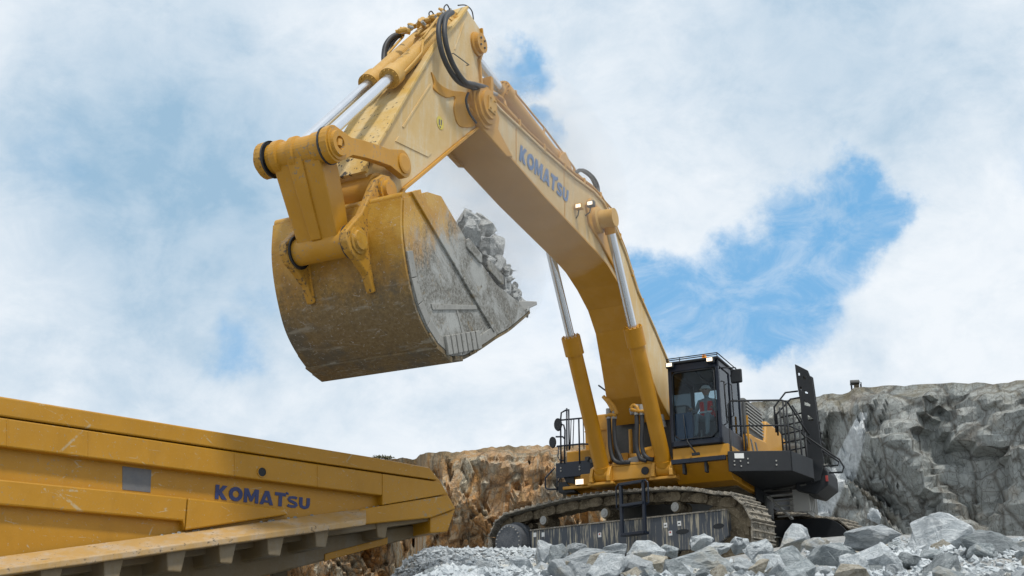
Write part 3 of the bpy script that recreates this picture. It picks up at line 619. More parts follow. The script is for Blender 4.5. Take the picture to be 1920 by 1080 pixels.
# ears
earN = [k2(470, 232), k2(497, 212), k2(528, 220), k2(550, 262), k2(562, 300), k2(600, 330), k2(560, 400), k2(520, 470), k2(505, 560), k2(482, 680), k2(462, 692), k2(440, 620), k2(400, 560), k2(368, 522), k2(352, 480), k2(352, 440), k2(375, 412), k2(415, 368), k2(445, 300)]
pe = [yz(*p, .52) for p in earN]
for s in (1, -1):
    er = part(MB().prismx(pe, s*.46, s*.58), 'bucket_ear', 'yellow_muddy', bucket, bevel=.02, tri=True)
for s in (1, -1):
    part(MB().lathe((s*.57, *BP), (s, 0, 0), [(0, .21), (.05, .21), (.055, .16), (.11, .15), (.11, 0)], 28), 'pin_cap', 'yellow_worn', bucket)
    part(MB().lathe((s*.57, *LP), (s, 0, 0), [(0, .2), (.03, .2), (.035, .15), (.07, .14), (.07, 0)], 28), 'pin_cap', 'bucket', bucket)
    part(MB().lathe((s*.43, *LP), (s, 0, 0), [(0, .25), (.025, .25), (.025, 0)], 28), 'grease_seal', 'rubber', bucket)

# ---- hoses and pipes on arm top and boom
def hose(pts, r, m='rubber', par=EX, name='hose', sm=True): return part(MB().tube(pts, r, 10, smooth_path=sm), name, m, par)
for dxp, dxx in ((0, .52), (9, .60)):
    hose([ax_(*k7(640+dxp*3, 105), dxx-.1), ax_(*k7(575+dxp*4.5, 150), dxx), ax_(*k7(550+dxp*5.5, 260), dxx+.05), ax_(*k7(572+dxp*6, 420), dxx+.08), ax_(*k7(632+dxp*6, 570), dxx+.08), ax_(*k7(720+dxp*6, 690), dxx+.08), ax_(*k7(830+dxp*3, 735-dxp*2.5), dxx+.04), ax_(*k7(925+dxp*3, 775-dxp*4), dxx-.04)], .045)
for dxp in (0, 42):
    hose([ax_(*k7(250, 275+dxp*.4), -.45), ax_(*k7(160+dxp, 310), -.5), ax_(*k7(105+dxp, 380), -.55), ax_(*k7(88+dxp*.9, 470), -.55), ax_(*k7(90+dxp*.9, 560), -.5)], .045)
hose([ax_(*k7(715, 45), .4), ax_(*k7(780, 45), .3), ax_(*k7(830, 90), .2), ax_(*k7(845, 165), .2)], .012)
hose([ax_(*k7(600, 105), .1), ax_(*k7(598, 60), .1), ax_(*k7(622, 40), .1), ax_(*k7(645, 80), .1)], .012)
hose([ax_(*k7(475, 140), 0), ax_(*k7(470, 110), 0), ax_(*k7(490, 95), 0), ax_(*k7(515, 130), 0)], .012)
# yellow pipes along the bucket cylinders
hose([ax_(*k7(420, 330), .36), ax_(*k7(408, 445), .36), ax_(*k7(345, 520), .36), ax_(*k7(270, 600), .36), ax_(*k7(225, 640), .34)], .022, 'yellow_rod', arm, 'steel_pipe', False)
hose([ax_(*k7(545, 150), .38), ax_(*k7(420, 320), .37), ax_(*k7(420, 335), .36)], .022, 'yellow_rod', arm, 'steel_pipe', False)
hose([ax_(*k7(250, 310), -.45), ax_(*k7(125, 450), -.45), ax_(*k7(125, 520), -.42)], .022, 'yellow_rod', arm, 'steel_pipe', False)
hose([ax_(*k7(420, 165), -.1), ax_(*k7(300, 260), -.25), ax_(*k7(230, 290), -.45)], .03, 'yellow_rod', arm, 'steel_pipe', False)
hose([ax_(*k7(585, 110), .0), ax_(*k7(440, 235), -.05), ax_(*k7(360, 300), -.05)], .03, 'yellow_rod', arm, 'steel_pipe', False)
hose([ax_(*k7(600, 125), .15), ax_(*k7(460, 255), .1), ax_(*k7(400, 300), .1)], .03, 'yellow_rod', arm, 'steel_pipe', False)
random.seed(4)
for k in range(15):
    m_ = MB(); t = k/14; p = ax_(*k7(600-370*t+random.uniform(-12, 12), 105+165*t+random.uniform(-14, 14)), random.uniform(-.35, .35)); r_ = random.uniform(.03, .06)
    d_ = Vector((random.uniform(-1, 1), random.uniform(-.6, .6), random.uniform(-.5, .8))).normalized(); m_.lathe(p-d_*.07, d_, [(0, 0), (0, r_), (.14, r_), (.14, r_*.7), (.19, r_*.7), (.19, 0)], 8)
    part(m_, 'hose_fitting', 'yellow_rod', arm)
for k in range(8):
    t = k/7; p = ax_(*k7(640-380*t, 95+165*t+random.uniform(-8, 8)), random.uniform(-.3, .45)); d_ = Vector((random.uniform(-1, 1), random.uniform(-.6, .6), random.uniform(-.2, .8))).normalized()
    part(MB().cyl(p-d_*.05, p+d_*.05, .028, n=6), 'hose_coupling', 'steel', arm)
# black grease line down the front plate
hose([ax_(*k7(545, 330), .30), ax_(*k7(380, 540), .30), ax_(*k1(640, 650), .22), ax_(*k1(590, 700), .15), ax_(*k1(530, 740), .02)], .02, 'rubber', arm, 'grease_line')
# boom: manifold at the tip, then long pipes
def topline(pxs, x, dz=0): return [ax_(a, b, x)+Vector((0, 0, dz)) for a, b in pxs]
for i, xx in enumerate((.30, .38, .46)):
    hose([Vector((xx, y, z+.08+.05*(i == 1))) for y, z in ((-8.1, 4.35), (-7.6, 4.36), (-6.5, 4.32), (-5.4, 4.34), (-4.3, 4.38), (-3.5, 4.47), (-2.9, 4.45), (-2.3, 4.2), (-1.55, 3.66), (-.85, 2.93), (0, 2.28))], .024, 'yellow', boom, 'steel_pipe', False)
for xx in (-.30, -.38, -.46):
    hose([Vector((xx, y, z+.08)) for y, z in ((-8.1, 4.35), (-6.5, 4.32), (-4.3, 4.38), (-3.5, 4.47), (-2.9, 4.45), (-2.3, 4.2), (-1.55, 3.66), (-.85, 2.93), (0, 2.28))], .024, 'yellow', boom, 'steel_pipe', False)
for yy, zz in ((-7.0, 4.3), (-5.9, 4.28), (-4.9, 4.3), (-3.9, 4.38), (-3.0, 4.42), (-2.45, 4.2), (-1.9, 3.85), (-1.2, 3.2), (-.6, 2.7)):
    for s in (1, -1): part(MB().box(s*.26, s*.50, yy-.03, yy+.03, zz, zz+.16), 'pipe_clamp', 'yellow', boom, bevel=.01)
rail = [k3(395, 240), k3(400, 262), k3(540, 430), k3(690, 630), k3(705, 660), k3(800, 750), k3(900, 860)]
hose([ax_(a, b, .0) for a, b in rail], .022, 'yellow', boom, 'pipe_rail', False)
for a, b in (k3(540, 430), k3(690, 630)): 
    p = ax_(a, b, 0); part(MB().cyl(p, Vector((p.x, p.y+.03, 4.35)), .022, n=8), 'rail_post', 'yellow', boom)
hose([ax_(*k3(265, 235), .35), ax_(*k3(300, 262), .3), ax_(*k3(335, 290), .3), ax_(*k3(350, 330), .34), ax_(*k3(400, 385), .36)], .03, 'yellow', boom, 'steel_pipe')
hose([ax_(*k3(160, 200), .5), ax_(*k3(230, 232), .45), ax_(*k3(300, 262), .3)], .035, 'steel', boom, 'hose_coupling', False)
part(MB().box(.28, .50, -8.22, -8.12, 4.3, 4.78), 'hose_bracket', 'yellow', boom, bevel=.01)
for q in (0, 14):
    hose([ax_(*k3(700, 660), .3), ax_(*k3(725+q, 645), .3), ax_(*k3(775+q, 680), .3), ax_(*k3(800+q, 730), .3), ax_(*k3(808+q*.5, 780), .34)], .035)
# boom work lights
for (a, b), r_, lab in (((1106, 381), .085, 1), ((1084, 386), .07, 0)):
    p = ax_(a, b, .62 if lab else .56); m_ = MB(); m_.box(p.x-.085, p.x+.085, p.y, p.y+.12, p.z-.06, p.z+.07); L_ = part(m_, 'work_light', 'yellow_rod' if not lab else 'dark', boom, bevel=.02)
    m_ = MB(); m_.box(p.x-.055, p.x+.055, p.y-.008, p.y-.001, p.z-.035, p.z+.04); part(m_, 'lens', 'lamp', boom)
    part(MB().tube([(p.x-.02, p.y+.08, p.z-.06), (p.x-.05, p.y+.10, p.z-.16), (.45, p.y+.14, p.z-.2)], .015), 'lamp_bracket', 'dark', boom)
# ================================================================== upper structure
mf = MB(); mf.box(-2.05, 2.22, .5, 4.6, -1.42, -1.10); mf.box(-1.5, -.45, .1, .6, -1.22, -.95); mf.box(-.62, 1.05, -.30, 1.4, -1.33, -.92)
frame = part(mf, 'main_frame', 'yellow_deep', bevel=.03)
part(MB().box(-1.9, 2.1, .55, 4.5, -1.46, -1.425), 'belly_shade_sheet', 'trackmud', frame)  # added dark sheet; shade under the frame is put in its colour
# front cross member with round hole, cylinder brackets
part(MB().box(-.50, .46, -.40, -.30, -1.28, -.96), 'front_plate', 'yellow', frame, bevel=.02)
part(MB().cyl((.30, -.42, -1.12), (.30, -.395, -1.12), .09, n=20), 'access_port', 'black', frame)
part(MB().box(-.56, .56, -.40, -.2, -.96, -.90), 'front_shelf', 'yellow', frame, bevel=.015)
for s in (1, -1):
    for o_ in (-.22, .20):
        part(MB().prismx([(-.58, -1.30), (-.58, -1.18), (-.48, -.98), (-.18, -.82), (.1, -.82), (.1, -1.32)], s*XB+o_-.03, s*XB+o_+.05), 'cylinder_bracket', 'yellow', frame, bevel=.012, tri=True)
    part(MB().box(s*XB-.32, s*XB+.30, -.50, .1, -1.36, -1.30), 'bracket_base', 'yellow', frame, bevel=.012)
# boom foot towers
for s in (1, -1):
    part(MB().prismx([(.25, -.7), (.5, .35), (.72, .82), (.95, .8), (1.3, .1), (1.6, -.7)], s*.80, s*.93), 'boom_tower', 'yellow', frame, bevel=.02, tri=True)
# clutter between the cylinders
m_ = MB(); m_.cyl((-.35, .1, -.72), (.3, .1, -.72), .13, n=16); m_.cyl((.05, 0, -.62), (.45, 0, -.58), .10, n=16); m_.box(-.4, -.22, -.1, .3, -.92, -.6); m_.box(.25, .5, -.1, .3, -.92, -.70); m_.cyl((.36, -.18, -.70), (.36, -.02, -.70), .10, n=16)
m_.cyl((-.25, .2, -.92), (-.25, .2, .0), .045, n=12); m_.cyl((.0, .2, -.92), (.0, .2, .1), .05, n=12)
part(m_, 'hydraulic_block', 'yellow', frame, bevel=.01)
m_ = MB(); m_.box(-.78, .78, .50, .56, -.92, .22); part(m_, 'gap_shade_sheet', 'dark', frame)  # dark sheet added as the shade in the gap behind the hoses
m_ = MB(); m_.cyl((-.12, -.22, -.82), (.22, -.22, -.76), .06, n=10); m_.box(-.14, .1, -.28, -.14, -.88, -.78); part(m_, 'swivel_joint', 'steel', frame)
kk = c2(5.4, 1020, 760)
for pts in ([(655, 130), (662, 250), (670, 420), (700, 540), (760, 580), (850, 572)], [(712, 130), (712, 260), (730, 420), (770, 520), (800, 575), (870, 575)],
            [(938, 90), (940, 220), (938, 400), (960, 500), (985, 545), (1040, 560)], [(992, 90), (994, 230), (990, 380), (1010, 490), (1060, 540), (1110, 548)]):
    hose([ay_(*kk(*p), -.42) for p in pts], .05)
for pts in ([(880, 30), (905, 0), (940, 20), (955, 60)], [(880, 40), (960, 60), (1040, 60)], [(625, 110), (680, 95), (730, 105)], [(640, -60), (700, 0), (740, 90)], [(600, -90), (650, -30), (700, 60)]):
    hose([ay_(*kk(*p), -.45) for p in pts], .045, 'yellow', EX, 'steel_pipe')
for (a, b, h_) in ((655, 130, 60), (712, 130, 60), (938, 90, 50), (992, 90, 50)):
    p0 = ay_(*kk(a, b), -.42); part(MB().cyl(p0+Vector((0, 0, -.02)), p0+Vector((0, 0, .22)), .062, n=8), 'hose_coupling', 'steel', frame)
# work hose clips between tower and boom (chrome ends seen in gaps)
for (a, b) in ((1183, 766), (1240, 778), (1243, 790)):
    p0 = ay_(a, b, -.2); part(MB().cyl(p0, p0+Vector((.03, 0, -.14)), .05, n=12), 'hose_coupling', 'steel', frame)

# yellow deck under the cab
m_ = MB(); m_.box(1.0, 2.27, -.52, 1.6, -.98, -.72); part(m_, 'cab_deck', 'yellow', frame, bevel=.015)
m_ = MB(); m_.box(.98, 2.20, -.60, -.50, -1.08, -.98); part(m_, 'deck_step', 'blueblack', frame, bevel=.01)
m_ = MB(); m_.prismx([(-.48, -1.08), (-.1, -1.44), (1.7, -1.44), (1.7, -.98), (-.48, -.98)], .95, 2.22); part(m_, 'cab_support', 'yellow_deep', frame, bevel=.015)
m_ = MB(); m_.box(1.22, 1.27, -.56, -.40, -1.3, -1.08); m_.box(1.72, 1.77, -.56, -.40, -1.3, -1.08); part(m_, 'step_bracket', 'black', frame)
m_ = MB(); m_.cyl((1.42, -.53, -.84), (1.42, -.515, -.84), .022, n=8); m_.cyl((1.42, -.53, -.93), (1.42, -.515, -.93), .022, n=8); part(m_, 'deck_bolt', 'yellow_deep', frame)

# ---- cab
CY0, CY1 = -.60, 1.05; CX0, CX1 = 1.0, 2.17; CZ0, CZ1 = -.70, 1.17
cab = None
m_ = MB(); t_ = .075
# posts
for x_ in (CX0, CX1-t_):
    m_.box(x_, x_+t_, CY0, CY0+t_, CZ0, CZ1); m_.box(x_, x_+t_, CY1-t_, CY1, CZ0, CZ1)
m_.box(CX1-t_*.8, CX1, .22, .30, CZ0, CZ1)
m_.box(CX0, CX1, CY0, CY0+t_, CZ1-.17, CZ1-.001); m_.box(CX0, CX1, CY0, CY0+t_, CZ0+.001, CZ0+.12)
m_.box(CX0+.002, CX0+t_, CY0+t_, CY1-t_, CZ1-.14, CZ1-.002); m_.box(CX1-t_, CX1-.002, CY0+t_, CY1-t_, CZ1-.14, CZ1-.002)
m_.box(CX0+.002, CX0+t_, CY0+t_, CY1-t_, CZ0+.002, CZ0+.5); m_.box(CX1-t_, CX1-.002, CY0+t_, CY1-t_, CZ0+.002, CZ0+.42)
m_.box(CX0+t_, CX1-t_, CY1-t_+.002, CY1-.002, CZ0, CZ0+.95); m_.box(CX0+t_, CX1-t_, CY1-t_+.002, CY1-.002, CZ1-.25, CZ1-.01)
cab = part(m_, 'cab', 'blueblack', bevel=.012)
m_ = MB(); m_.box(CX0-.02, CX1+.03, CY0-.05, CY1+.02, CZ1, CZ1+.06); part(m_, 'cab_roof', 'black', cab, bevel=.02)
m_ = MB(); m_.box(CX0+.08, CX1-.08, CY0+.08, CY1-.08, CZ0, CZ0+.03); part(m_, 'cab_floor', 'dark', cab)
m_ = MB(); m_.box(CX0+.08, CX1-.08, CY0+.08, CY1-.08, CZ1-.06, CZ1-.03); m_.box(CX0+.4, CX0+.46, CY0+.1, CY1-.1, CZ1-.1, CZ1-.06); part(m_, 'headliner', 'seat', cab)
def pane(a, name='window'):
    m_ = MB(); m_.box(*a); return part(m_, name, 'glass', cab)
pane((CX0+t_, CX1-t_, CY0+.02, CY0+.03, CZ0+.12, CZ1-.17), 'windscreen')
pane((CX1-.035, CX1-.025, CY0+t_, .22, CZ0+.42, CZ1-.14)); pane((CX1-.035, CX1-.025, .30, CY1-t_, CZ0+.42, CZ1-.14))
pane((CX0+.025, CX0+.035, CY0+t_, CY1-t_, CZ0+.5, CZ1-.14)); pane((CX0+t_, CX1-t_, CY1-.04, CY1-.03, CZ0+.95, CZ1-.25))
# windscreen inner frame, blue lower corner panel, wiper
fw = []; 
m_ = MB(); z0, z1, x0, x1 = CZ0+.14, CZ1-.2, CX0+.11, CX1-.10
m_.tube([(x0, CY0-.012, z0+.1), (x0, CY0-.012, z1-.05), (x0+.06, CY0-.012, z1), (x1-.06, CY0-.012, z1), (x1, CY0-.012, z1-.05), (x1, CY0-.012, z0+.12), (x1-.12, CY0-.012, z0), (x0+.12, CY0-.012, z0), (x0, CY0-.012, z0+.1)], .014); part(m_, 'window_trim', 'black', cab)
m_ = MB(); m_.prismx([(CY0+.05, CZ0+.12), (CY0+.05, CZ0+.75), (CY0+.5, CZ0+.12)], CX0+.09, CX0+.5); part(m_, 'side_console', 'blue', cab)
m_ = MB(); a = ay_(*kz(285, 845), CY0-.05); b = ay_(*kz(372, 962), CY0-.09); m_.tube([a+Vector((0, .05, .05)), a, b], .018); m_.box(b.x-.10, b.x+.07, b.y-.03, b.y+.03, b.z-.03, b.z+.025); part(m_, 'wiper_motor', 'black', cab)
m_ = MB(); m_.tube([a+Vector((-.02, 0, 0)), ay_(*kz(250, 600), CY0-.03)], .01); part(m_, 'wiper', 'black', cab)
# roof rail, lamps, beacon
m_ = MB(); 
for z in (.10, .14): m_.tube([(CX0-.02, CY0-.02, CZ1+z), (CX1, CY0-.02, CZ1+z)], .012)
m_.tube([(CX1, CY0-.02, CZ1+.14), (CX1, CY1, CZ1+.14)], .012)
for x_ in (CX0, CX0+.3, CX1-.3, CX1): m_.tube([(x_, CY0-.02, CZ1+.04), (x_, CY0-.02, CZ1+.14)], .01)
part(m_, 'roof_rail', 'black', cab)
for x_ in (CX0+.09, CX1-.14):
    m_ = MB(); m_.box(x_-.09, x_+.09, CY0-.14, CY0-.04, CZ1-.10, CZ1+.03); L_ = part(m_, 'roof_lamp', 'black', cab, bevel=.02)
    m_ = MB(); m_.box(x_-.066, x_+.066, CY0-.155, CY0-.145, CZ1-.075, CZ1+.005); part(m_, 'lens', 'lamp', cab, bevel=.01)
m_ = MB(); m_.cyl((CX1-.33, CY0+.1, CZ1+.06), (CX1-.33, CY0+.1, CZ1+.15), .055, .05, n=14); part(m_, 'beacon', 'amber', cab)
# mirror beside the cab door
pmr = ay_(*kz(738, 245), -.1)
m_ = MB(); m_.box(pmr.x-.13, pmr.x+.13, -.12, -.05, pmr.z-.16, pmr.z+.16); part(m_, 'mirror', 'black', cab, bevel=.03)
m_ = MB(); m_.tube([(CX1, -.3, pmr.z+.17), (pmr.x, -.1, pmr.z+.19), (pmr.x, -.08, pmr.z+.14)], .015); part(m_, 'mirror_arm', 'black', cab)
# door handles, grab rail on the door
m_ = MB(); m_.tube([(CX1, -.45, CZ0+1.4), (CX1+.07, -.45, CZ0+1.38), (CX1+.07, -.4, CZ0+.45), (CX1, -.4, CZ0+.42)], .016)
m_.tube([(CX1, .15, CZ0+1.5), (CX1+.06, .15, CZ0+1.45), (CX1+.06, .18, CZ0+.75), (CX1, .18, CZ0+.72)], .014); part(m_, 'grab_rail', 'black', cab)
# seat and controls
m_ = MB(); m_.box(1.42, 1.90, -.13, .34, CZ0+.1, CZ0+.60); m_.box(1.44, 1.88, .26, .40, CZ0+.55, CZ0+1.2); m_.box(1.30, 1.38, -.2, .3, CZ0+.55, CZ0+.76); m_.box(1.94, 2.02, -.2, .3, CZ0+.55, CZ0+.76); part(m_, 'operator_seat', 'seat', cab, bevel=.04)
m_ = MB(); m_.tube([(1.39, -.18, CZ0+.76), (1.40, -.26, CZ0+.90)], .02); m_.tube([(1.94, -.18, CZ0+.76), (1.92, -.26, CZ0+.90)], .02); m_.box(1.10, 1.28, -.36, -.3, CZ0+.75, CZ0+.95); m_.tube([(1.18, -.25, CZ0), (1.18, -.25, CZ0+.6)], .03); m_.tube([(1.6, -.3, CZ0), (1.6, -.25, CZ0+.4)], .02); part(m_, 'control_levers', 'steel', cab)

# ---- right hand platform beside the cab (picture right)
ZP1, ZP0 = -.90, -1.34
plan = [(2.24, -.52), (3.46, .02), (3.66, 1.1), (3.30, 2.75), (1.95, 2.75), (2.24, .4)]
m_ = MB(); m_.prism(plan, ZP0+.02, ZP1-.1, lambda p, t: (p[0], p[1], t)); plat = part(m_, 'platform', 'black', bevel=.01)
m_ = MB()
def fascia(mb, a, b, z0, z1, th=.03, inset=0):
    a, b = Vector((*a, 0)), Vector((*b, 0)); d = (b-a).normalized(); n_ = Vector((d.y, -d.x, 0))*th
    mb.hexa([a+UP*z0, b+UP*z0, b+UP*z1, a+UP*z1], [a+n_+UP*z0, b+n_+UP*z0, b+n_+UP*z1, a+n_+UP*z1])
fascia(m_, plan[0], plan[1], ZP0, ZP1); part(m_, 'front_fascia', 'black', plat, bevel=.01)
m_ = MB(); fascia(m_, plan[1], plan[2], ZP0, ZP1); fascia(m_, plan[2], plan[3], ZP0, ZP1); part(m_, 'side_fascia', 'black', plat, bevel=.01)
d_ = (Vector((*plan[1], 0))-Vector((*plan[0], 0))).normalized(); nf_ = Vector((d_.y, -d_.x, 0))
p0 = Vector((*plan[0], 0))+d_*.24+nf_*.032
m_ = MB(); m_.hexa([p0-d_*.10+UP*(ZP1-.16), p0+d_*.10+UP*(ZP1-.16), p0+d_*.10+UP*(ZP1-.05), p0-d_*.10+UP*(ZP1-.05)], [p0-d_*.10+UP*(ZP1-.16)+nf_*.008, p0+d_*.10+UP*(ZP1-.16)+nf_*.008, p0+d_*.10+UP*(ZP1-.05)+nf_*.008, p0-d_*.10+UP*(ZP1-.05)+nf_*.008]); part(m_, 'label_plate', 'white', plat)
m_ = MB()
for t_, dz in ((.13, .22), (.13, .30), (.26, .22), (.27, .33), (.42, .17), (.42, .26), (1.02, .22), (1.02, .31)):
    q = Vector((*plan[0], 0))+d_*t_+UP*(ZP1-dz); part(MB().cyl(q+nf_*.03, q+nf_*.048, .017, n=8), 'fascia_bolt', 'steel', plat)
m_ = MB(); m_.box(2.3, 2.9, 2.0, 2.08, ZP0-.02, ZP0+.02); m_.tube([(2.55, 1.9, ZP0-.02), (3.4, 1.5, ZP0-.03)], .02); m_.tube([(2.3, 2.7, ZP0-.06), (3.35, 2.62, ZP0-.06)], .035); part(m_, 'underside_beam', 'dark', plat)
# railing
def P2(i, t=0.0, inset=.05):
    a, b = Vector((*plan[i], 0)), Vector((*plan[(i+1) % 6], 0)); return a.lerp(b, t)
RT, RM = ZP1+1.12, ZP1+.56
m_ = MB()
corner = [P2(0, .06), P2(0, .5), P2(0, 1), P2(1, .55), P2(1, 1)]
m_.tube([corner[0]+UP*(RM-.05), corner[0]+UP*(RT-.08), corner[0]+d_*.05+UP*RT, P2(0, .5)+UP*RT, corner[2]+UP*RT-d_*.1, corner[2]+UP*(RT-.03)+Vector((.02, .05, 0)), P2(1, .6)+UP*(RT-.35), P2(1, 1)+UP*(RM)], .022)
m_.tube([corner[0]+UP*RM, corner[2]+UP*RM, P2(1, .55)+UP*RM, P2(1, 1)+UP*(RM-.2)], .019)
for c_, h_ in ((P2(0, .06), RM), (P2(0, .3), RT), (P2(0, .95), RT), (P2(0, 1), RT-.05), (P2(1, .3), RT-.15), (P2(1, .55), RM+.1), (P2(1, .8), RM)):
    m_.tube([c_+UP*(ZP0+.1), c_+UP*h_], .02)
part(m_, 'railing', 'black', plat)
# inner rungs seen between fence and stair plate
m_ = MB()
for k in range(5):
    z = ZP1+.32+k*.2; a = Vector((2.95, 1.5, z)); b = Vector((3.45, 1.55, z+.06)); m_.tube([a, b], .02)
m_.tube([(2.95, 1.5, ZP1), (2.95, 1.5, ZP1+1.35)], .02); m_.tube([(3.25, 1.5, ZP1), (3.25, 1.5, ZP1+.9)], .02)
part(m_, 'inner_railing', 'black', plat)
m_ = MB()
a0_, a1_, a2_ = ay_(*kp(330, 335), 1.5), ay_(*kp(405, 238), 1.6), ay_(*kp(490, 228), 1.7); m_.tube([a0_+Vector((0, 0, -.6)), a0_, a1_, a2_], .022)
a0_, a1_, a2_ = ay_(*kp(345, 385), 1.7), ay_(*kp(440, 282), 1.8), ay_(*kp(500, 272), 1.9); m_.tube([a0_+Vector((0, 0, -.5)), a0_, a1_, a2_], .022); part(m_, 'stair_handrail', 'black', plat)
# folded-up stair: leaning channel with cut-outs
SY = 1.45
ol = [kp(468, 45), kp(480, 50), kp(556, 88), kp(570, 125), kp(582, 130), kp(612, 330), kp(640, 560), kp(665, 700), kp(640, 830), kp(575, 850), kp(545, 700), kp(525, 520), kp(505, 300), kp(485, 190)]
pl = [ay_(*p, SY) for p in ol]
stair = part(MB().prism([(p.x, p.z) for p in pl], SY, SY+.06, lambda p, t: (p[0], t, p[1])), 'folding_stair', 'black', plat, bevel=.01, tri=True)
# openings: pale inset recesses showing the treads behind are real gaps in front flange -> built as raised rims with sky-coloured gap avoided; triangular dark cut-outs
ho = [[(488, 100), (503, 104), (504, 128), (490, 122)], [(522, 126), (543, 140), (541, 150), (525, 146)], [(503, 198), (516, 200), (518, 222), (506, 218)], [(533, 222), (558, 236), (556, 246), (536, 240)],
      [(530, 290), (574, 318), (572, 332), (532, 322)], [(552, 385), (595, 415), (592, 432), (556, 428)]]
HOLES = [[ay_(*kp(*p), SY) for p in h] for h in ho]
cut = MB()
for h in HOLES: cut.prism([(p.x, p.z) for p in h], SY-.1, SY+.2, lambda p, t: (p[0], t, p[1]))
co = part(cut, 'tmpcut', 'black', EX)
bo = stair.modifiers.new('holes', 'BOOLEAN'); bo.operation = 'DIFFERENCE'; bo.object = co; bo.solver = 'EXACT'
bpy.context.view_layer.update()
dg = bpy.context.evaluated_depsgraph_get(); nm = bpy.data.meshes.new_from_object(stair.evaluated_get(dg)); stair.modifiers.clear(); stair.data = nm; nm.name = 'folding_stair'
bpy.data.objects.remove(co)
m_ = MB(); pr = [ay_(*kp(*p), SY+.45) for p in ((575, 125), (590, 135), (650, 560), (640, 600))]
m_.hexa([pr[0], pr[1], pr[2], pr[3]], [p+Vector((0, .05, 0)) for p in pr]); part(m_, 'stair_stringer', 'black', plat)
m_ = MB()
for k in range(8):
    t = k/7; c_ = ay_(*kp(515+110*t, 120+520*t), SY); m_.box(c_.x-.12, c_.x+.12, SY+.06, SY+.44, c_.z-.015, c_.z+.015)
part(m_, 'stair_treads', 'black', plat)
m_ = MB(); m_.tube([ay_(*kp(*p), 1.3) for p in ((450, 325), (520, 430), (525, 520), (640, 600), (770, 690), (800, 740), (790, 775), (700, 780))], .02)
m_.tube([ay_(*kp(*p), 1.5) for p in ((545, 545), (660, 630), (765, 705), (760, 728), (650, 735), (570, 736))], .02); part(m_, 'stair_handrail', 'black', plat)
# dark equipment below stair with red reflector
a, b = ay_(*kp(580, 740), 1.6), ay_(*kp(700, 860), 1.6)
m_ = MB(); m_.prism([(a.x-.3, a.z), (b.x-.06, a.z-.0), (b.x, a.z-.15), (b.x, b.z), (b.x-.3, b.z-.2), (a.x-.4, b.z-.05)], 1.55, 2.6, lambda p, t: (p[0], t, p[1])); part(m_, 'battery_box', 'black', plat, bevel=.03)
rr = ay_(*kp(688, 818), 1.53); m_ = MB(); m_.box(rr.x-.035, rr.x+.02, 1.52, 1.54, rr.z-.06, rr.z+.07); part(m_, 'reflector', 'red', plat)
# counterweight and engine house
m_ = MB(); m_.prismx([(1.3, -1.1), (1.3, -.1), (3.0, .05), (3.2, .6), (4.4, .6), (5.3, .4), (5.5, -1.1)], -2.0, 2.18); hood = part(m_, 'engine_housing', 'yellow', bevel=.05)
hx = 2.185
m_ = MB(); a, b = ax_(*kp(120, 320), 1.9), ax_(*kp(215, 310), 1.9)
m_.prismx([(1.25, -.12), (1.25, .62), (1.5, .80), (2.9, .80), (2.9, -.05)], 1.35, 2.15); m_.cyl((1.9, 1.6, .80), (1.9, 1.6, .9), .1, n=14); part(m_, 'air_cleaner', 'dark', hood, bevel=.06)
m_ = MB()
for k in range(8): m_.box(2.15, 2.18, 1.5, 2.85, .10+k*.08, .13+k*.08)
part(m_, 'louvres', 'steel', hood)
m_ = MB()
for k in range(3):
    y0 = .9+k*.38; m_.prismx([(y0, -.25), (y0+.12, -.25), (y0+.5, -.85), (y0+.38, -.85)], 2.262, 2.268)
part(m_, 'side_stripe', 'stripe', hood)
m_ = MB(); m_.prismx([(1.1, -1.0), (1.1, -.35), (1.35, -.12), (2.0, -.12), (2.5, -.5), (2.7, -1.0)], 2.19, 2.26); part(m_, 'side_door', 'yellow', hood, bevel=.02)
m_ = MB(); m_.box(2.26, 2.30, 1.07, 1.10, -1.0, .25); part(m_, 'door_edge', 'yellow', hood)
m_ = MB(); m_.prismx([(4.6, -1.5), (4.6, .3), (5.7, .3), (6.2, -.2), (6.2, -1.3), (5.9, -1.5)], -2.6, 2.6); part(m_, 'counterweight', 'dark', bevel=.08)
# stowed access ladder under the platform
LAD = part(MB().box(2.25, 2.29, 2.2, 2.8, -1.9, -1.4), 'access_ladder', 'dark', plat)
m_ = MB(); m_.box(3.20, 3.24, 2.2, 2.8, -1.9, -1.4)
for k in range(5): m_.box(2.4, 3.2, 2.2+k*.12, 2.24+k*.12, -1.46-k*.1, -1.43-k*.1)
m_.hexa([(2.30, 2.2, -1.44), (2.36, 2.2, -1.44), (2.74, 2.8, -1.92), (2.68, 2.8, -1.92)], [(2.30, 2.25, -1.40), (2.36, 2.25, -1.40), (2.74, 2.85, -1.88), (2.68, 2.85, -1.88)])
for k in range(5): m_.box(3.3+.0, 3.33, 1.9+k*.16, 1.98+k*.16, -1.85, -1.42)
m_.box(3.0, 3.36, 1.85, 1.9, -1.9, -1.4)
part(m_, 'ladder_steps', 'steel', plat)

part(MB().box(2.225, 2.245, 1.5, 4.6, -1.60, -.95), 'dark_backing_sheet', 'black', frame)  # black sheet added to darken the frame side behind the ladder
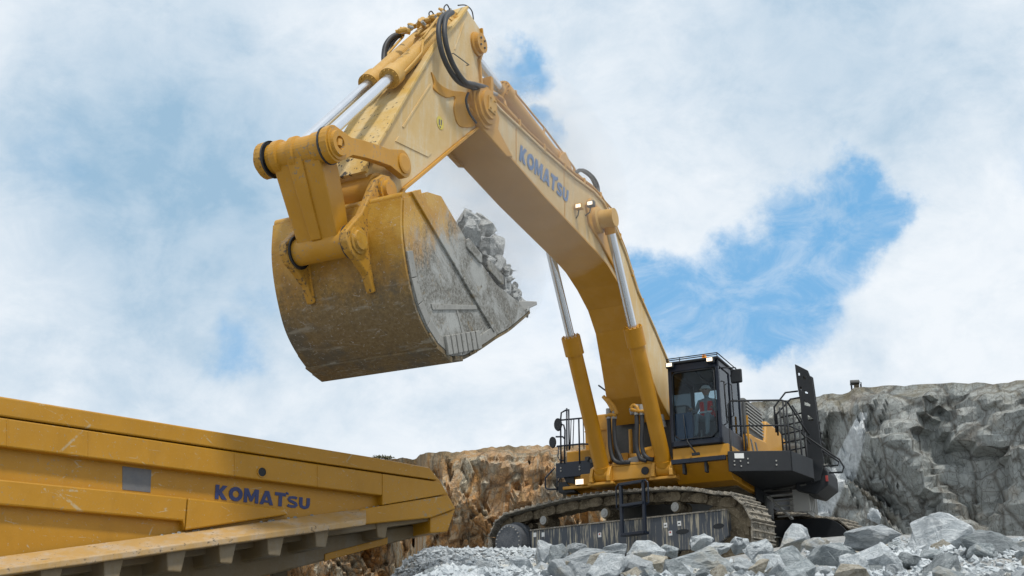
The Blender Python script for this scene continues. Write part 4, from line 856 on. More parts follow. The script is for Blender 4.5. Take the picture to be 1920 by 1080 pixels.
# ---- left hand platform (picture left)
yL = .2
def bl(p, y=yL): return ay_(*kq(*p), y)
a, b = bl((118, 595)), bl((475, 695))
m_ = MB(); m_.box(a.x, b.x+.08, yL, yL+.06, b.z-.02, a.z+.02); m_.box(a.x, b.x+.3, yL+.06, 1.6, a.z-.12, a.z-.08); lp = part(m_, 'side_platform', 'blueblack', bevel=.01)
m_ = MB(); q = [bl((475, 565)), bl((545, 620)), bl((560, 770)), bl((480, 770)), bl((475, 680))]
m_.prism([(p.x, p.z) for p in q], yL-.05, yL+.2, lambda p, t: (p[0], t, p[1])); part(m_, 'platform_bracket', 'black', lp)
m_ = MB(); q = [bl((170, 690)), bl((290, 700)), bl((300, 790)), bl((215, 775))]
m_.prism([(p.x, p.z) for p in q], yL+.05, yL+.3, lambda p, t: (p[0], t, p[1])); q = [bl((150, 780)), bl((215, 775)), bl((320, 878)), bl((150, 885)), bl((135, 850))]
m_.prism([(p.x, p.z) for p in q], yL, yL+.4, lambda p, t: (p[0], t, p[1])); part(m_, 'lower_step', 'black', lp)
m_ = MB()
for p in ((172, 635), (172, 665), (362, 622), (362, 650)): c_ = bl(p); part(MB().cyl(c_-Vector((0, .02, 0)), c_+Vector((0, .01, 0)), .02, n=8), 'fascia_bolt', 'steel', lp)
q = bl((360, 775), yL-.1); m_ = MB(); m_.box(q.x-.11, q.x+.11, q.y, q.y+.1, q.z-.07, q.z+.07); part(m_, 'work_light', 'black', frame, bevel=.015)
m_ = MB(); m_.box(q.x-.1, q.x+.1, q.y-.012, q.y-.002, q.z-.06, q.z+.06); part(m_, 'lens', 'lamp', frame)
m_ = MB(); a, b = bl((220, 700), yL+.1), bl((600, 830), yL+.1); m_.box(a.x, b.x+.3, yL+.1, .8, b.z+.02, a.z-.03); part(m_, 'toolbox', 'yellow', frame, bevel=.02)
m_ = MB(); m_.box(a.x-.02, b.x+.3, yL-.05, yL+.3, b.z, b.z+.07); part(m_, 'lower_beam', 'yellow', frame, bevel=.015)
m_ = MB(); a, b = bl((225, 470), .6), bl((480, 590), .6); m_.box(a.x, b.x+.2, .6, 1.7, b.z-.1, a.z); part(m_, 'fuel_tank', 'yellow', frame, bevel=.03)
m_ = MB(); a, b = bl((410, 130), .9), bl((540, 590), .9); m_.box(a.x, b.x+.5, .9, 2.2, b.z-.1, a.z+.05); part(m_, 'oil_tank', 'yellow', frame, bevel=.03)
m_ = MB(); a = bl((410, 270), .88); m_.box(a.x, a.x+.7, .88, .9, a.z-.01, a.z+.02); part(m_, 'tank_seam', 'yellow_deep', frame)
# railings
m_ = MB()
def pol(pts, y=yL, r=.021): m_.tube([bl(p, y) for p in pts], r)
pol([(172, 590), (168, 150), (175, 75), (215, 52), (240, 45)]); pol([(232, 460), (230, 30)]); pol([(255, 455), (250, 40)]); pol([(265, 440), (275, 145)], r=.012); pol([(292, 430), (302, 140)], r=.012)
pol([(362, 590), (352, 140)]); pol([(405, 440), (395, 135)], r=.012); pol([(170, 150), (400, 128), (480, 125), (515, 150), (540, 400), (542, 610)]); pol([(130, 415), (390, 390), (480, 395), (530, 420)])
pol([(175, 192), (200, 200), (212, 250), (208, 590)]); pol([(120, 318), (190, 318), (210, 340)]); pol([(150, 420), (140, 520), (160, 555), (205, 560)], r=.016)
pol([(108, 632), (15, 735), (15, 835), (40, 850), (135, 850)]); pol([(135, 700), (132, 880)], r=.016); pol([(170, 735), (132, 790)], r=.014)
pol([(350-0, -200+0), (350, -330), (300, -400)], .9) if False else None
part(m_, 'railing', 'blueblack', lp)
m_ = MB(); m_.tube([ay_(*k5(*p), 1.0) for p in ((385, 430), (383, 375), (355, 350), (357, 240))], .025); m_.tube([ay_(*k5(*p), 1.0) for p in ((357, 300), (380, 312))], .02)
m_.tube([ay_(*k5(*p), .3) for p in ((440, 225), (490, 262), (540, 350))], .02); part(m_, 'rear_handrail', 'blueblack', lp)
for (p, w_, h_) in (((142, 195), .09, .16), ((88, 375), .10, .14)):
    c_ = bl(p); m_ = MB(); m_.lathe(c_-Vector((0, .03, 0)), (0, 1, 0), [(0, 0), (0, h_*.95), (.05, h_), (.10, h_*.6), (.12, 0)], 18); mm = part(m_, 'mirror', 'black', lp)
    for v in mm.data.vertices: v.co.x = (v.co.x-(c_.x-BASE.x))*.62+(c_.x-BASE.x)
# front lamps and hose bits at left platform
m_ = MB(); 
for p in ((500, 480), (430, 540), (480, 560)): c_ = bl(p, .1); m_.cyl(c_, c_+Vector((0, .15, .03)), .05, n=10)
part(m_, 'valve_block', 'dark', lp)

# ---- crawler tracks
TH = rad(16.5); TD = Vector((math.cos(TH), -math.sin(TH), 0)); TN = Vector((-math.sin(TH), -math.cos(TH), 0)); TC = Vector((.15, 2.1, 0))
def tk(a, n, z): return TC+TD*a+TN*n+UP*z
def track_path():
    # closed loop: idler right (+a), sprocket left (-a); returns list of (a, z, angle)
    ri = (2.90, -2.74, .80); le = (-2.99, -2.36, .70); pts = []
    import itertools
    top_r = Vector((ri[0], ri[1]+ri[2])); top_l = Vector((le[0], le[1]+le[2]))
    N = 26; P_ = []; TOPL = [(-2.99, -1.66), (-2.56, -1.62), (-1.38, -1.545), (-.42, -1.535), (.43, -1.58), (1.66, -1.67), (2.3, -1.77), (2.90, -1.94)]
    for i in range(N+1):
        x_ = TOPL[0][0]+(TOPL[-1][0]-TOPL[0][0])*i/N
        for (xa, za), (xb, zb) in zip(TOPL, TOPL[1:]):
            if xa-1e-6 <= x_ <= xb+1e-6: zz_ = za+(zb-za)*(x_-xa)/(xb-xa); break
        P_.append(Vector((x_, zz_)))
    for i in range(1, 24):
        t = math.pi/2-math.pi*i/24; P_.append(Vector((ri[0]+ri[2]*math.cos(t), ri[1]+ri[2]*math.sin(t))))
    bl_, br_ = Vector((le[0], le[1]-le[2])), Vector((ri[0], ri[1]-ri[2]))
    for i in range(N+1): P_.append(br_.lerp(bl_, i/N))
    for i in range(1, 24):
        t = -math.pi/2-math.pi*i/24; P_.append(Vector((le[0]+le[2]*math.cos(t), le[1]+le[2]*math.sin(t))))
    return P_, ri, le
PP, RI, LE = track_path()
cum = [0]
for i in range(len(PP)): cum.append(cum[-1]+(PP[(i+1) % len(PP)]-PP[i]).length)
TOT = cum[-1]
def at_s(s):
    s %= TOT
    for i in range(len(PP)):
        if cum[i+1] >= s:
            t = (s-cum[i])/(cum[i+1]-cum[i]+1e-9); a, b = PP[i], PP[(i+1) % len(PP)]; return a.lerp(b, t), (b-a).normalized()
    return PP[0], Vector((1, 0))
NS = 46
shoe_me = None
def make_track(nc, near):
    # chain of links = the part; shoes, rollers, wheels and frame = its sub-parts
    so_ = 1 if near else -1
    mb = MB()
    for k in range(NS):
        p, d = at_s(TOT*k/NS); n_ = Vector((-d.y, d.x)); ln = TOT/NS*.62
        for sg in (-.17, .17):
            c = p-n_*.12; q = []
            for a_, b_ in ((-ln, -.09), (-ln*.8, .04), (-ln*.3, .085), (ln*.7, .085), (ln*.95, .0), (ln*.8, -.10), (ln*.2, -.12), (-ln*.6, -.12)):
                w_ = c+d*a_+n_*b_; q.append((w_.x, w_.y))
            xx = nc+sg*1.0+(.022 if k % 2 else -.022)
            mb.prism(q, xx-.035, xx+.035, lambda P_, t: tk(P_[0], t, P_[1]))
        c = p-n_*.12+d*ln*.55
        mb.cyl(tk(c.x, nc-.22, c.y), tk(c.x, nc+.22, c.y), .035, n=8)
    chain = part(mb, 'crawler_track', 'trackmud')
    # shoes share one mesh
    sb = MB(); L2 = TOT/NS*.49; W2 = .42
    sb.box(-L2, L2, -W2, W2, -.014, .014)
    for a_ in (-L2*.85, L2*.05, L2*.9): sb.hexa([(a_-.022, -W2, .014), (a_+.022, -W2, .014), (a_+.022, W2, .014), (a_-.022, W2, .014)], [(a_-.012, -W2+.02, .062), (a_+.012, -W2+.02, .062), (a_+.012, W2-.02, .062), (a_-.012, W2-.02, .062)])
    for a_ in (-L2*.5, L2*.5):
        for b_ in (-.17, .17): sb.cyl((a_, b_, .014), (a_, b_, .04), .028, n=6)
    proto = sb.build('track_shoe', M['shoe'], chain)
    for k in range(NS):
        p, d = at_s(TOT*k/NS); n_ = Vector((-d.y, d.x)); o = proto if k == 0 else proto.copy()
        if k: COL.objects.link(o); o.parent = chain
        c = tk(p.x, nc, p.y)-BASE; X = (TD*d.x+UP*d.y).normalized(); Z = (TD*n_.x+UP*n_.y).normalized(); Y = Z.cross(X)
        mtx = Matrix((X, Y, Z)).transposed().to_4x4(); mtx.translation = c+Z*.0
        o.matrix_local = mtx
    s_ = so_
    # drive cover (left) and idler (right)
    yv = TN*s_
    m_ = MB(); c0 = tk(LE[0], nc+s_*.24, LE[1]); m_.lathe(c0, yv, [(-.48, .0), (-.48, .50), (0, .50), (.02, .44), (.22, .43), (.24, .40), (.24, 0)], 40)
    cv = part(m_, 'drive_cover', 'hub', chain)
    m_ = MB()
    for k in range(24):
        t = 2*math.pi*k/24; c_ = tk(LE[0]+.375*math.cos(t), nc+s_*.48, LE[1]+.375*math.sin(t)); m_.cyl(c_-yv*.01, c_+yv*.02, .018, n=6)
    part(m_, 'cover_bolts', 'steel', chain)
    m_ = MB()
    for k in range(16):      # sprocket teeth
        t = 2*math.pi*k/16; c_ = tk(LE[0]+.55*math.cos(t), nc, LE[1]+.55*math.sin(t)); m_.cyl(c_-yv*.10, c_+yv*.10, .07, n=8)
    part(m_, 'sprocket', 'trackmud', chain)
    m_ = MB(); c0 = tk(RI[0], nc, RI[1]); m_.lathe(c0-yv*.2, yv, [(0, 0), (0, .60), (.08, .62), (.1, .70), (.3, .70), (.32, .62), (.4, .60), (.4, .45), (.36, .42), (.36, .18), (.42, .16), (.42, 0)], 40); part(m_, 'idler_wheel', 'trackmud', chain)
    for a_, z_ in ((-2.05, -1.92), (-.2, -1.96), (1.74, -2.05)):
        m_ = MB(); c0 = tk(a_, nc, z_); m_.lathe(c0-yv*.2, yv, [(0, 0), (0, .12), (.12, .12), (.12, .09), (.3, .09), (.3, .125), (.42, .125), (.44, .10), (.46, .05), (.46, 0)], 22); rl = part(m_, 'carrier_roller', 'trackmud', chain); part(MB().lathe(c0+yv*.26, yv, [(0, .10), (.01, .10), (.015, .06), (.03, .05), (.03, 0)], 20), 'roller_cap', 'steel', chain)
        m_ = MB(); m_.box(*(0,)*6) if False else None
        q0 = tk(a_-.06, nc-.1, -2.45); m_.hexa([tk(a_-.07, nc-.12, -2.3), tk(a_+.07, nc-.12, -2.3), tk(a_+.07, nc+.12, -2.3), tk(a_-.07, nc+.12, -2.3)], [tk(a_-.07, nc-.12, z_), tk(a_+.07, nc-.12, z_), tk(a_+.07, nc+.12, z_), tk(a_-.07, nc+.12, z_)]); part(m_, 'roller_bracket', 'trackmud', chain)
    for k in range(7):
        a_ = -2.3+k*.72; m_ = MB(); c0 = tk(a_, nc, -3.0-.06*a_); m_.lathe(c0-yv*.26, yv, [(0, 0), (0, .2), (.14, .2), (.14, .15), (.38, .15), (.38, .2), (.52, .2), (.52, 0)], 20); part(m_, 'track_roller', 'trackmud', chain)
    # side frame with sloping ends, slots
    fo = nc+s_*.30
    prof = [(-2.45, -2.13), (-1.0, -2.16), (1.3, -2.22), (3.06, -2.27), (3.06, -2.80), (2.8, -2.96), (2.2, -3.0), (-2.40, -2.80)]
    m_ = MB(); m_.prism(prof, nc-s_*.2, fo, lambda P_, t: tk(P_[0], t, P_[1])); fr = part(m_, 'side_frame', 'trackframe', chain, bevel=.02)
    for (a_, z_, w_) in ((1.93, -2.60, .17), (2.84, -2.58, .14)):
        q = [(a_+w_*math.cos(t), z_+.055*math.sin(t)) for t in [2*math.pi*i/16 for i in range(16)]]
        part(MB().prism(q, fo-.02, fo+.004*s_, lambda P_, t: tk(P_[0], t, P_[1])), 'frame_slot', 'black' if near else 'dark', chain)
    m_ = MB(); m_.prism([(-2.43, -2.105), (-1.0, -2.135), (3.04, -2.245), (3.04, -2.275), (-1.0, -2.165), (-2.43, -2.135)], nc-s_*.22, fo+.02*s_, lambda P_, t: tk(P_[0], t, P_[1])); part(m_, 'dried_mud', 'shoe', chain)
    if near:
        for i_, (a_, z_) in enumerate(((-2.28, -2.24), (-2.02, -2.26), (-.32, -2.44), (1.50, -2.42), (1.86, -2.42), (1.62, -2.60))):
            lab = part(MB().prism([(a_-.045, z_-.05), (a_+.045, z_-.05), (a_+.045, z_+.05), (a_-.045, z_+.05)], fo+.001, fo+.007, lambda P_, t: tk(P_[0], t, P_[1])), 'warning_label', 'white', chain)
            if i_ in (2, 5): part(MB().prism([(a_-.02, z_+.0), (a_+.02, z_+.0), (a_+.02, z_+.035), (a_-.02, z_+.035)], fo+.007, fo+.011, lambda P_, t: tk(P_[0], t, P_[1])), 'label_mark', 'red', chain)
            if i_ in (3, 4): part(MB().prism([(a_-.025, z_-.012), (a_+.025, z_-.012), (a_+.025, z_+.012), (a_-.025, z_+.012)], fo+.007, fo+.011, lambda P_, t: tk(P_[0], t, P_[1])), 'label_mark', 'black', chain)
        # boarding steps bolted to the frame
        m_ = MB(); so2 = fo+.20; pr_ = lambda q, a0, a1: m_.prism(q, so2+a0, so2+a1, lambda P_, t: tk(P_[0], t, P_[1]))
        for a_ in (.50, 1.12): pr_([(a_-.035, -2.58), (a_+.035, -2.58), (a_+.035, -1.42), (a_-.035, -1.42)], 0, .06)
        for a_ in (.38, 1.26): m_.tube([tk(a_, so2+.05, -1.95), tk(a_, so2+.05, -1.50), tk(a_+(.08 if a_ < 1 else -.08), so2+.05, -1.42)], .02)
        for z_ in (-1.45, -1.92, -2.55): pr_([(.50, z_-.03), (1.12, z_-.03), (1.12, z_+.03), (.50, z_+.03)], -.12 if z_ < -1.5 else 0, .09)
        part(m_, 'boarding_steps', 'blueblack', chain, bevel=.006)
    else:
        # dark guard bolted along the inner side of the far track, facing the camera
        gi = nc-s_*.50
        ga = []
        for i in range(13): t = math.pi*.5-math.pi*.55*i/12; ga.append((RI[0]-.1+.84*math.cos(t), RI[1]+.82*math.sin(t)))
        m_ = MB(); g = [(-.2, -2.05), (-.2, -1.72)]+ga+[(RI[0]+.6, -3.1), (RI[0]+.2, -3.05), (RI[0]-.5, -2.45), (RI[0]-1.3, -2.2)]
        m_.prism(g, gi, gi+.04, lambda P_, t: tk(P_[0], t, P_[1])); part(m_, 'track_guard', 'black', chain, tri=True)
        m_ = MB()
        for a_ in (.6, 1.1, 1.6, 2.1, 2.7): c_ = tk(a_, gi, -2.0 if a_ < 2.5 else -2.05); m_.cyl(c_-TN*0-yv*.0, c_-yv*.02, .03, n=8)
        part(m_, 'guard_bolts', 'steel', chain)
    return chain
make_track(2.27, True); make_track(-2.15, False)
m_ = MB(); m_.hexa([tk(-1.3, -1.8, -2.95), tk(1.3, -1.8, -2.95), tk(1.3, 1.9, -2.95), tk(-1.3, 1.9, -2.95)], [tk(-1.0, -1.8, -2.2), tk(1.0, -1.8, -2.2), tk(1.0, 1.9, -2.2), tk(-1.0, 1.9, -2.2)]); part(m_, 'car_body', 'dark', bevel=.04)
m_ = MB(); m_.cyl(tk(0, 0, -2.2), tk(0, 0, -1.46), 1.45, n=48); part(m_, 'slew_ring', 'dark')

# ================================================================== operator
def skinned(name, chains, m, parent, sub=2, root=0):
    # chains: list of (list of points with radius); shared first points join
    me = bpy.data.meshes.new(name); vs, es, rs, idx = [], [], [], {}
    for ch in chains:
        prev = None
        for (x, y, z, r) in ch:
            key = (round(x, 4), round(y, 4), round(z, 4))
            if key not in idx: idx[key] = len(vs); vs.append((x, y, z)); rs.append(r)
            i = idx[key]
            if prev is not None and prev != i: es.append((prev, i))
            prev = i
    me.from_pydata(vs, es, []); o = bpy.data.objects.new(name, me); COL.objects.link(o)
    if parent: o.parent = parent
    sk = o.modifiers.new('skin', 'SKIN'); sk.use_smooth_shade = True
    for i, v in enumerate(me.skin_vertices[0].data): v.radius = (rs[i], rs[i]); v.use_root = (i == root)
    ss = o.modifiers.new('sub', 'SUBSURF'); ss.levels = sub; ss.render_levels = sub
    me.materials.append(m); return o
PS = Vector((1.66, .02, CZ0+.66))     # hip centre in machine coordinates, on the seat cushion
op = empty('person', wd(*PS), -YAW, 'seated operator in white helmet and red vest behind the windscreen', 'person')
hipc = (0, 0, .02, .12)
body = skinned('body', [
    [hipc, (0, .06, .18, .125), (0, .08, .34, .14), (0, .08, .47, .11), (0, .06, .53, .055), (0, .04, .58, .05)],
    [(0, .08, .47, .11), (.17, .06, .46, .065), (.24, -.02, .22, .045), (.25, -.22, .20, .035), (.25, -.28, .21, .03)],
    [(0, .08, .47, .11), (-.17, .06, .46, .065), (-.24, -.02, .22, .045), (-.25, -.22, .20, .035), (-.25, -.28, .21, .03)],
    [hipc, (.1, -.02, .02, .09), (.13, -.38, .06, .065), (.13, -.42, -.34, .045), (.13, -.52, -.42, .04)],
    [hipc, (-.1, -.02, .02, .09), (-.13, -.38, .06, .065), (-.13, -.42, -.34, .045), (-.13, -.52, -.42, .04)],
    [(0, .04, .58, .05), (0, .03, .66, .088), (0, .03, .76, .082)]], M['shirt'], op)
def ell(mb, c, r, n=14, zc=-1.0, rows=10):
    c = Vector(c); vs = []; 
    for i in range(rows+1):
        t = math.pi*i/rows
        for k in range(n):
            p = 2*math.pi*k/n; z = max(zc, math.cos(t)); s_ = math.sin(t); vs.append(c+Vector((r[0]*s_*math.cos(p), r[1]*s_*math.sin(p), r[2]*z)))
    fs = [(i*n+k, (i+1)*n+k, (i+1)*n+(k+1) % n, i*n+(k+1) % n) for i in range(rows) for k in range(n)]
    return mb.add(vs, fs, True)
m_ = MB(); ell(m_, (0, .025, .69), (.082, .098, .12)); m_.hexa([(-.014, -.07, .665), (.014, -.07, .665), (.010, -.07, .71), (-.010, -.07, .71)], [(-.010, -.098, .67), (.010, -.098, .67), (.006, -.08, .705), (-.006, -.08, .705)])
for s in (1, -1): ell(m_, (s*.083, .03, .69), (.014, .025, .034), 8)
m_.build('face', M['skin'], op)
m_ = MB()
for s in (1, -1): ell(m_, (s*.032, -.066, .705), (.011, .01, .007), 8)
m_.build('eyes', M['black'], op); m_ = MB(); m_.box(-.025, .025, -.074, -.066, .63, .636); m_.build('mouth', M['red'], op)
m_ = MB(); ell(m_, (0, .03, .735), (.115, .135, .10), 18, -.12); m_.cyl((0, .0, .722), (0, .0, .732), .14, .13, n=20); m_.build('helmet', M['helmet'], op)
for s in (1, -1):
    m_ = MB(); m_.hexa([(s*.03, -.085, .10), (s*.145, -.06, .10), (s*.15, .20, .10), (s*.02, .21, .10)], [(s*.05, -.085, .44), (s*.15, -.04, .44), (s*.15, .17, .45), (s*.03, .20, .45)]); m_.build('vest', M['vest'], op, bevel=.03)
m_ = MB(); m_.box(-.15, .15, -.10, -.088, .16, .20); m_.build('reflective_band', M['helmet'], op)
for s in (1, -1):
    hd = [[(s*.25, -.28, .21, .028), (s*.25, -.34, .215, .034)]]
    for j, (dx_, l_) in enumerate(((-.028, .062), (-.010, .07), (.010, .066), (.028, .052))): hd.append([(s*.25, -.34, .215, .034), (s*.25+dx_, -.375, .222, .010), (s*.25+dx_, -.375-l_*.5, .205, .009), (s*.25+dx_, -.37-l_*.45, .175, .008)])
    hd.append([(s*.25, -.34, .215, .034), (s*.25-s*.04, -.345, .205, .011), (s*.25-s*.045, -.38, .19, .009)]); skinned('hand', hd, M['skin'], op, 1)

# ================================================================== DUMP TRUCK
TY = math.atan2(2820, math.hypot(F, 817))
TA = Vector((math.sin(TY), math.cos(TY), 0)); TNn = Vector((math.cos(TY), -math.sin(TY), 0))   # axis to the tail; TNn points towards the camera side
T0 = ray(820, 878); T0 = T0*(4.0/T0.z)
if TNn.dot(-T0) < 0: TNn = -TNn
TRB = T0-TA*3.6-TNn*2.3; TRB.z = -1.85
trot = math.atan2(-TA.y, -TA.x)+math.pi
TRK = empty('dump_truck', TRB, trot, 'yellow mining dump truck seen from its raised tail corner', 'dump truck')
MT = Matrix.Translation(TRB) @ Matrix.Rotation(trot, 4, 'Z'); MTI = MT.inverted()
def tw(px, py, n=0):      # photo point on the truck's side plane, n outwards
    r = ray(px, py); return r*((T0.dot(TNn)+n)/r.dot(TNn))
kt = c2(2.954, 250, 760)
def tpart(mb, name, m='truck', par=TRK, bevel=.012, **k):
    mb.v = [tuple(MTI @ Vector(v)) for v in mb.v]; return mb.build(name, M[m], par, bevel=bevel, **k)
def ext(p, q, x):   # continue the line p->q (crop coordinates) to crop x
    t = (x-p[0])/(q[0]-p[0]); return (x, p[1]+(q[1]-p[1])*t)
XL = -1500
def tprism(pts, n0, n1):
    mb = MB(); a = [tw(*kt(*p), n1) for p in pts]; b = [v+TNn*(n0-n1) for v in a]; n = len(pts)
    mb.add(a+b, [tuple(range(n)), tuple(range(2*n-1, n-1, -1))]+[(i, i+n, (i+1) % n+n, (i+1) % n) for i in range(n)]); return mb
eT = lambda x: ext((25, 75), (1340, 290), x); eG = lambda x: ext((25, 170), (1690, 415), x); eB = lambda x: ext((25, 325), (1380, 500), x)
# side wall (recess plane), 4.6 m wide body
tail = [(1640, 345), (1700, 420), (1785, 572)]
wall = tprism([eT(XL), (1340, 290), (1640, 345), (1700, 420), (1785, 572), (1650, 622), (1260, 660), (600, 760), ext((1260, 660), (600, 760), XL)], -.10, 0)
bed = tpart(wall, 'dump_body', tri=True)
fw_ = tprism([eT(XL), (1340, 290), (1640, 345), (1700, 420), (1785, 572), (1650, 622), (1260, 660), (600, 760), ext((1260, 660), (600, 760), XL)], -4.6, -4.5); tpart(fw_, 'far_side_wall', par=bed, tri=True)
tpart(tprism([eT(XL), (1340, 290), (1640, 345), (1690, 415), eG(25), eG(XL)], -.06, .165), 'top_rail', par=bed, bevel=.02, tri=True)
tpart(tprism([(XL, eG(XL)[1]+8), (1380, eG(1380)[1]+8), (1380, 500), eB(XL)], -.02, .15), 'side_rail', par=bed, bevel=.02)
tpart(tprism([(1380, eG(1380)[1]+9), (1692, 424), (1742, 490), (1380, 552)], -.02, .152), 'rear_panel', par=bed, bevel=.012)
tpart(tprism([(1255, 575), (1742, 496), (1785, 572), (1650, 622), (1255, 662)], -.02, .14), 'rear_beam', par=bed, bevel=.02)
# lower band left: cover panels
tpart(tprism([ext((25, 485), (300, 512), XL), (300, 512), (285, 692), (275, 640), ext((25, 618), (275, 640), XL)], -.02, .12), 'lower_rail', par=bed, bevel=.02, tri=True)
tpart(tprism([(305, 513), (850, 574), (860, 605), (290, 692)], -.02, .125), 'lower_panel', par=bed, bevel=.02)
# ledge with sloping top: wedge running to the tail
def ledge():
    mb = MB(); q = []
    for x in (XL, 25, 700, 1290):
        u_ = ext((25, 735), (1260, 572), x); lo_ = ext((25, 800), (1300, 628), x)
        a = tw(*kt(*u_), .05); b = tw(*kt(*lo_), .50); c = b-UP*.09; d_ = c-TNn*.42; q.append((a, b, c, d_))
    vs = [v for t in q for v in t]; fs = []
    for i in range(len(q)-1):
        for k in range(4): fs.append((4*i+k, 4*i+(k+1) % 4, 4*i+4+(k+1) % 4, 4*i+4+k))
    fs += [(0, 1, 2, 3), (4*len(q)-1, 4*len(q)-2, 4*len(q)-3, 4*len(q)-4)]; return mb.add(vs, fs)
M['ledge'] = paint('dusty_ledge', (.44, .235, .02), (.37, .37, .36), dust=.42, dscale=2.6, chips=.35)
tpart(ledge(), 'side_ledge', 'ledge', bed, bevel=.015)
# bolsters (cross ribs) under the floor and the floor itself
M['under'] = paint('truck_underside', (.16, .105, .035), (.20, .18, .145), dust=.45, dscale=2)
fl0 = lambda x: ext((1650, 640), (860, 800), x)
mb = MB(); q = []
for x in (XL, 1650):
    p_ = tw(*kt(*ext((25, 880), (1650, 640), x)), .0); q.append(p_)
mb.hexa([q[0], q[1], q[1]-TNn*4.5, q[0]-TNn*4.5], [q[0]+UP*.10, q[1]+UP*.10, q[1]-TNn*4.5+UP*.10, q[0]-TNn*4.5+UP*.10]); tpart(mb, 'floor_plate', 'under', bed)
for (x0, x1, yt, yb) in ((-520, -380, 905, 1035), (-170, -45, 860, 985), (178, 300, 825, 918), (468, 577, 785, 872), (735, 842, 745, 828), (1000, 1092, 700, 782), (1340, 1418, 660, 730)):
    nb = .40 if x0 < 1200 else .02
    a, b = tw(*kt(x0, yt), nb), tw(*kt(x1, yt-10), nb); zb = tw(*kt((x0+x1)/2, yb+6), nb).z
    mb = MB(); a2 = Vector((a.x, a.y, zb)); b2 = Vector((b.x, b.y, zb)); a.z += .12; b.z += .12; dd_ = (b-a).normalized()*.06; dd_.z = 0
    mb.hexa([a, b, b2-dd_, a2+dd_], [a-TNn*4.4, b-TNn*4.4, b2-dd_-TNn*4.4, a2+dd_-TNn*4.4]); tpart(mb, 'bolster', 'under', bed, bevel=.02)
# end rib and long skid
tpart(tprism([(1645, 622), (1785, 575), (1742, 700), (1645, 708)], -4.4, .06), 'tail_beam', 'truck', bed, bevel=.02)
tpart(tprism([ext((25, 850), (1650, 650), XL), (1650, 650), (1652, 706), (860, 912), ext((1650, 706), (860, 912), XL)], -4.15, -.42), 'body_hull', 'under', bed, bevel=.03)
tpart(tprism([(1062, 822), (1410, 730), (1410, 768), (1062, 862)], -.44, -.40), 'hull_patch', 'truck', bed, bevel=.01)
for x_ in (-700, -250, 560, 1020):
    tpart(tprism([(x_, eG(x_)[1]+14), (x_+7, eG(x_+7)[1]+14), (x_+7, eB(x_+7)[1]-6), (x_, eB(x_)[1]-6)], .14, .158), 'weld_bead', 'truck', bed, bevel=0)
# groove line, black disc painting the dark inside of the round hole, decal block, mud on ledge
tpart(MB().cyl(tw(*kt(712, 370), .150)-TNn*.02, tw(*kt(712, 370), .150)+TNn*.006, .064, n=20), 'port_dark_disc', 'black', bed, bevel=0)
mb = MB(); c_ = tw(*kt(712, 370), .150); mb.lathe(c_, TNn, [(0, .067), (.014, .067), (.014, .08), (0, .08)], 20); tpart(mb, 'port_rim', 'truck', bed, bevel=0)
tpart(tprism([(-60, 337), (100, 358), (95, 482), (-60, 466)], 0.0, .006), 'dark_decal', 'stripe', bed, bevel=0)
a, b = tw(*kt(450, 517), .005), tw(*kt(975, 578), .005); up0 = tw(*kt(455, 437), .005)
dxl = (b-a); la, lb, lup = MTI @ a, MTI @ b, MTI @ up0
letters(((lb-la).length, (lup-la).length*.98), 'letter_navy', bed, la, lb-la, Vector((0, 0, 1)) if False else (lup-la)-(lb-la).normalized()*(lup-la).dot((lb-la).normalized()), off=(0, 0, 0))
random.seed(8)
mb = MB()
for k in range(34):
    x = random.choice([random.uniform(150, 280), random.uniform(640, 780), random.uniform(860, 1000), random.uniform(330, 480), random.uniform(1290, 1380)]); y = ext((25, 742), (1260, 580), x)[1]
    c_ = tw(*kt(x, y-3), .06); s_ = random.uniform(.012, .038); mb.hexa([c_+Vector((-s_, -s_, -.02)), c_+Vector((s_, -s_, -.02)), c_+Vector((s_*.8, s_, -.02)), c_+Vector((-s_, s_*.8, -.02))], [c_+Vector((-s_*.5, -s_*.4, s_*.7)), c_+Vector((s_*.4, -s_*.5, s_*.6)), c_+Vector((s_*.4, s_*.4, s_*.5)), c_+Vector((-s_*.5, s_*.4, s_*.8))])
tpart(mb, 'spilled_rubble', 'gravel', bed, bevel=0); COL.objects[mb and 'spilled_rubble']['kind'] = 'stuff'
# hinge bracket, chassis, wheels
mb = tprism([(770, 845), (850, 825), (862, 870), (882, 880), (875, 915), (855, 912), (850, 1100), (775, 1100)], -1.6, -1.5); tpart(mb, 'hinge_bracket', 'under', bed, tri=True)
def lb_(x0, x1, y0, y1, z0, z1): return MB().box(x0, x1, y0, y1, z0, z1)
# truck local frame: +x to the tail, y across
ysign = (MTI @ (TRB+TNn)).y; 
ch = MB()
for y in (-.6, .6): ch.box(-5.5, 1.6, y-.18, y+.18, 1.55, 2.1)
ch.box(-.4, .4, -1.6, 1.6, 1.0, 1.5); ch.build('chassis', M['under'], TRK, bevel=.03)
for (x, y) in ((0, 1.5), (0, -1.5), (0, .9), (0, -.9), (-4.8, 1.4), (-4.8, -1.4)):
    wm = MB(); wm.lathe((x, y-.3, 1.25), (0, 1, 0), [(0, .55), (0, 1.1), (.06, 1.22), (.15, 1.25), (.45, 1.25), (.54, 1.22), (.6, 1.1), (.6, .55)], 36); wo_ = wm.build('wheel', M['rubber'], TRK)
    wm = MB(); wm.lathe((x, y-.28, 1.25), (0, 1, 0), [(0, 0), (0, .55), (.1, .5), (.46, .5), (.56, .55), (.56, 0)], 28); wm.build('rim', M['truck'], wo_)
mb = MB(); mb.box(-7.2, -4.2, -2.1, 2.1, 1.7, 3.2); mb.build('front_deck', M['truck'], TRK, bevel=.05)

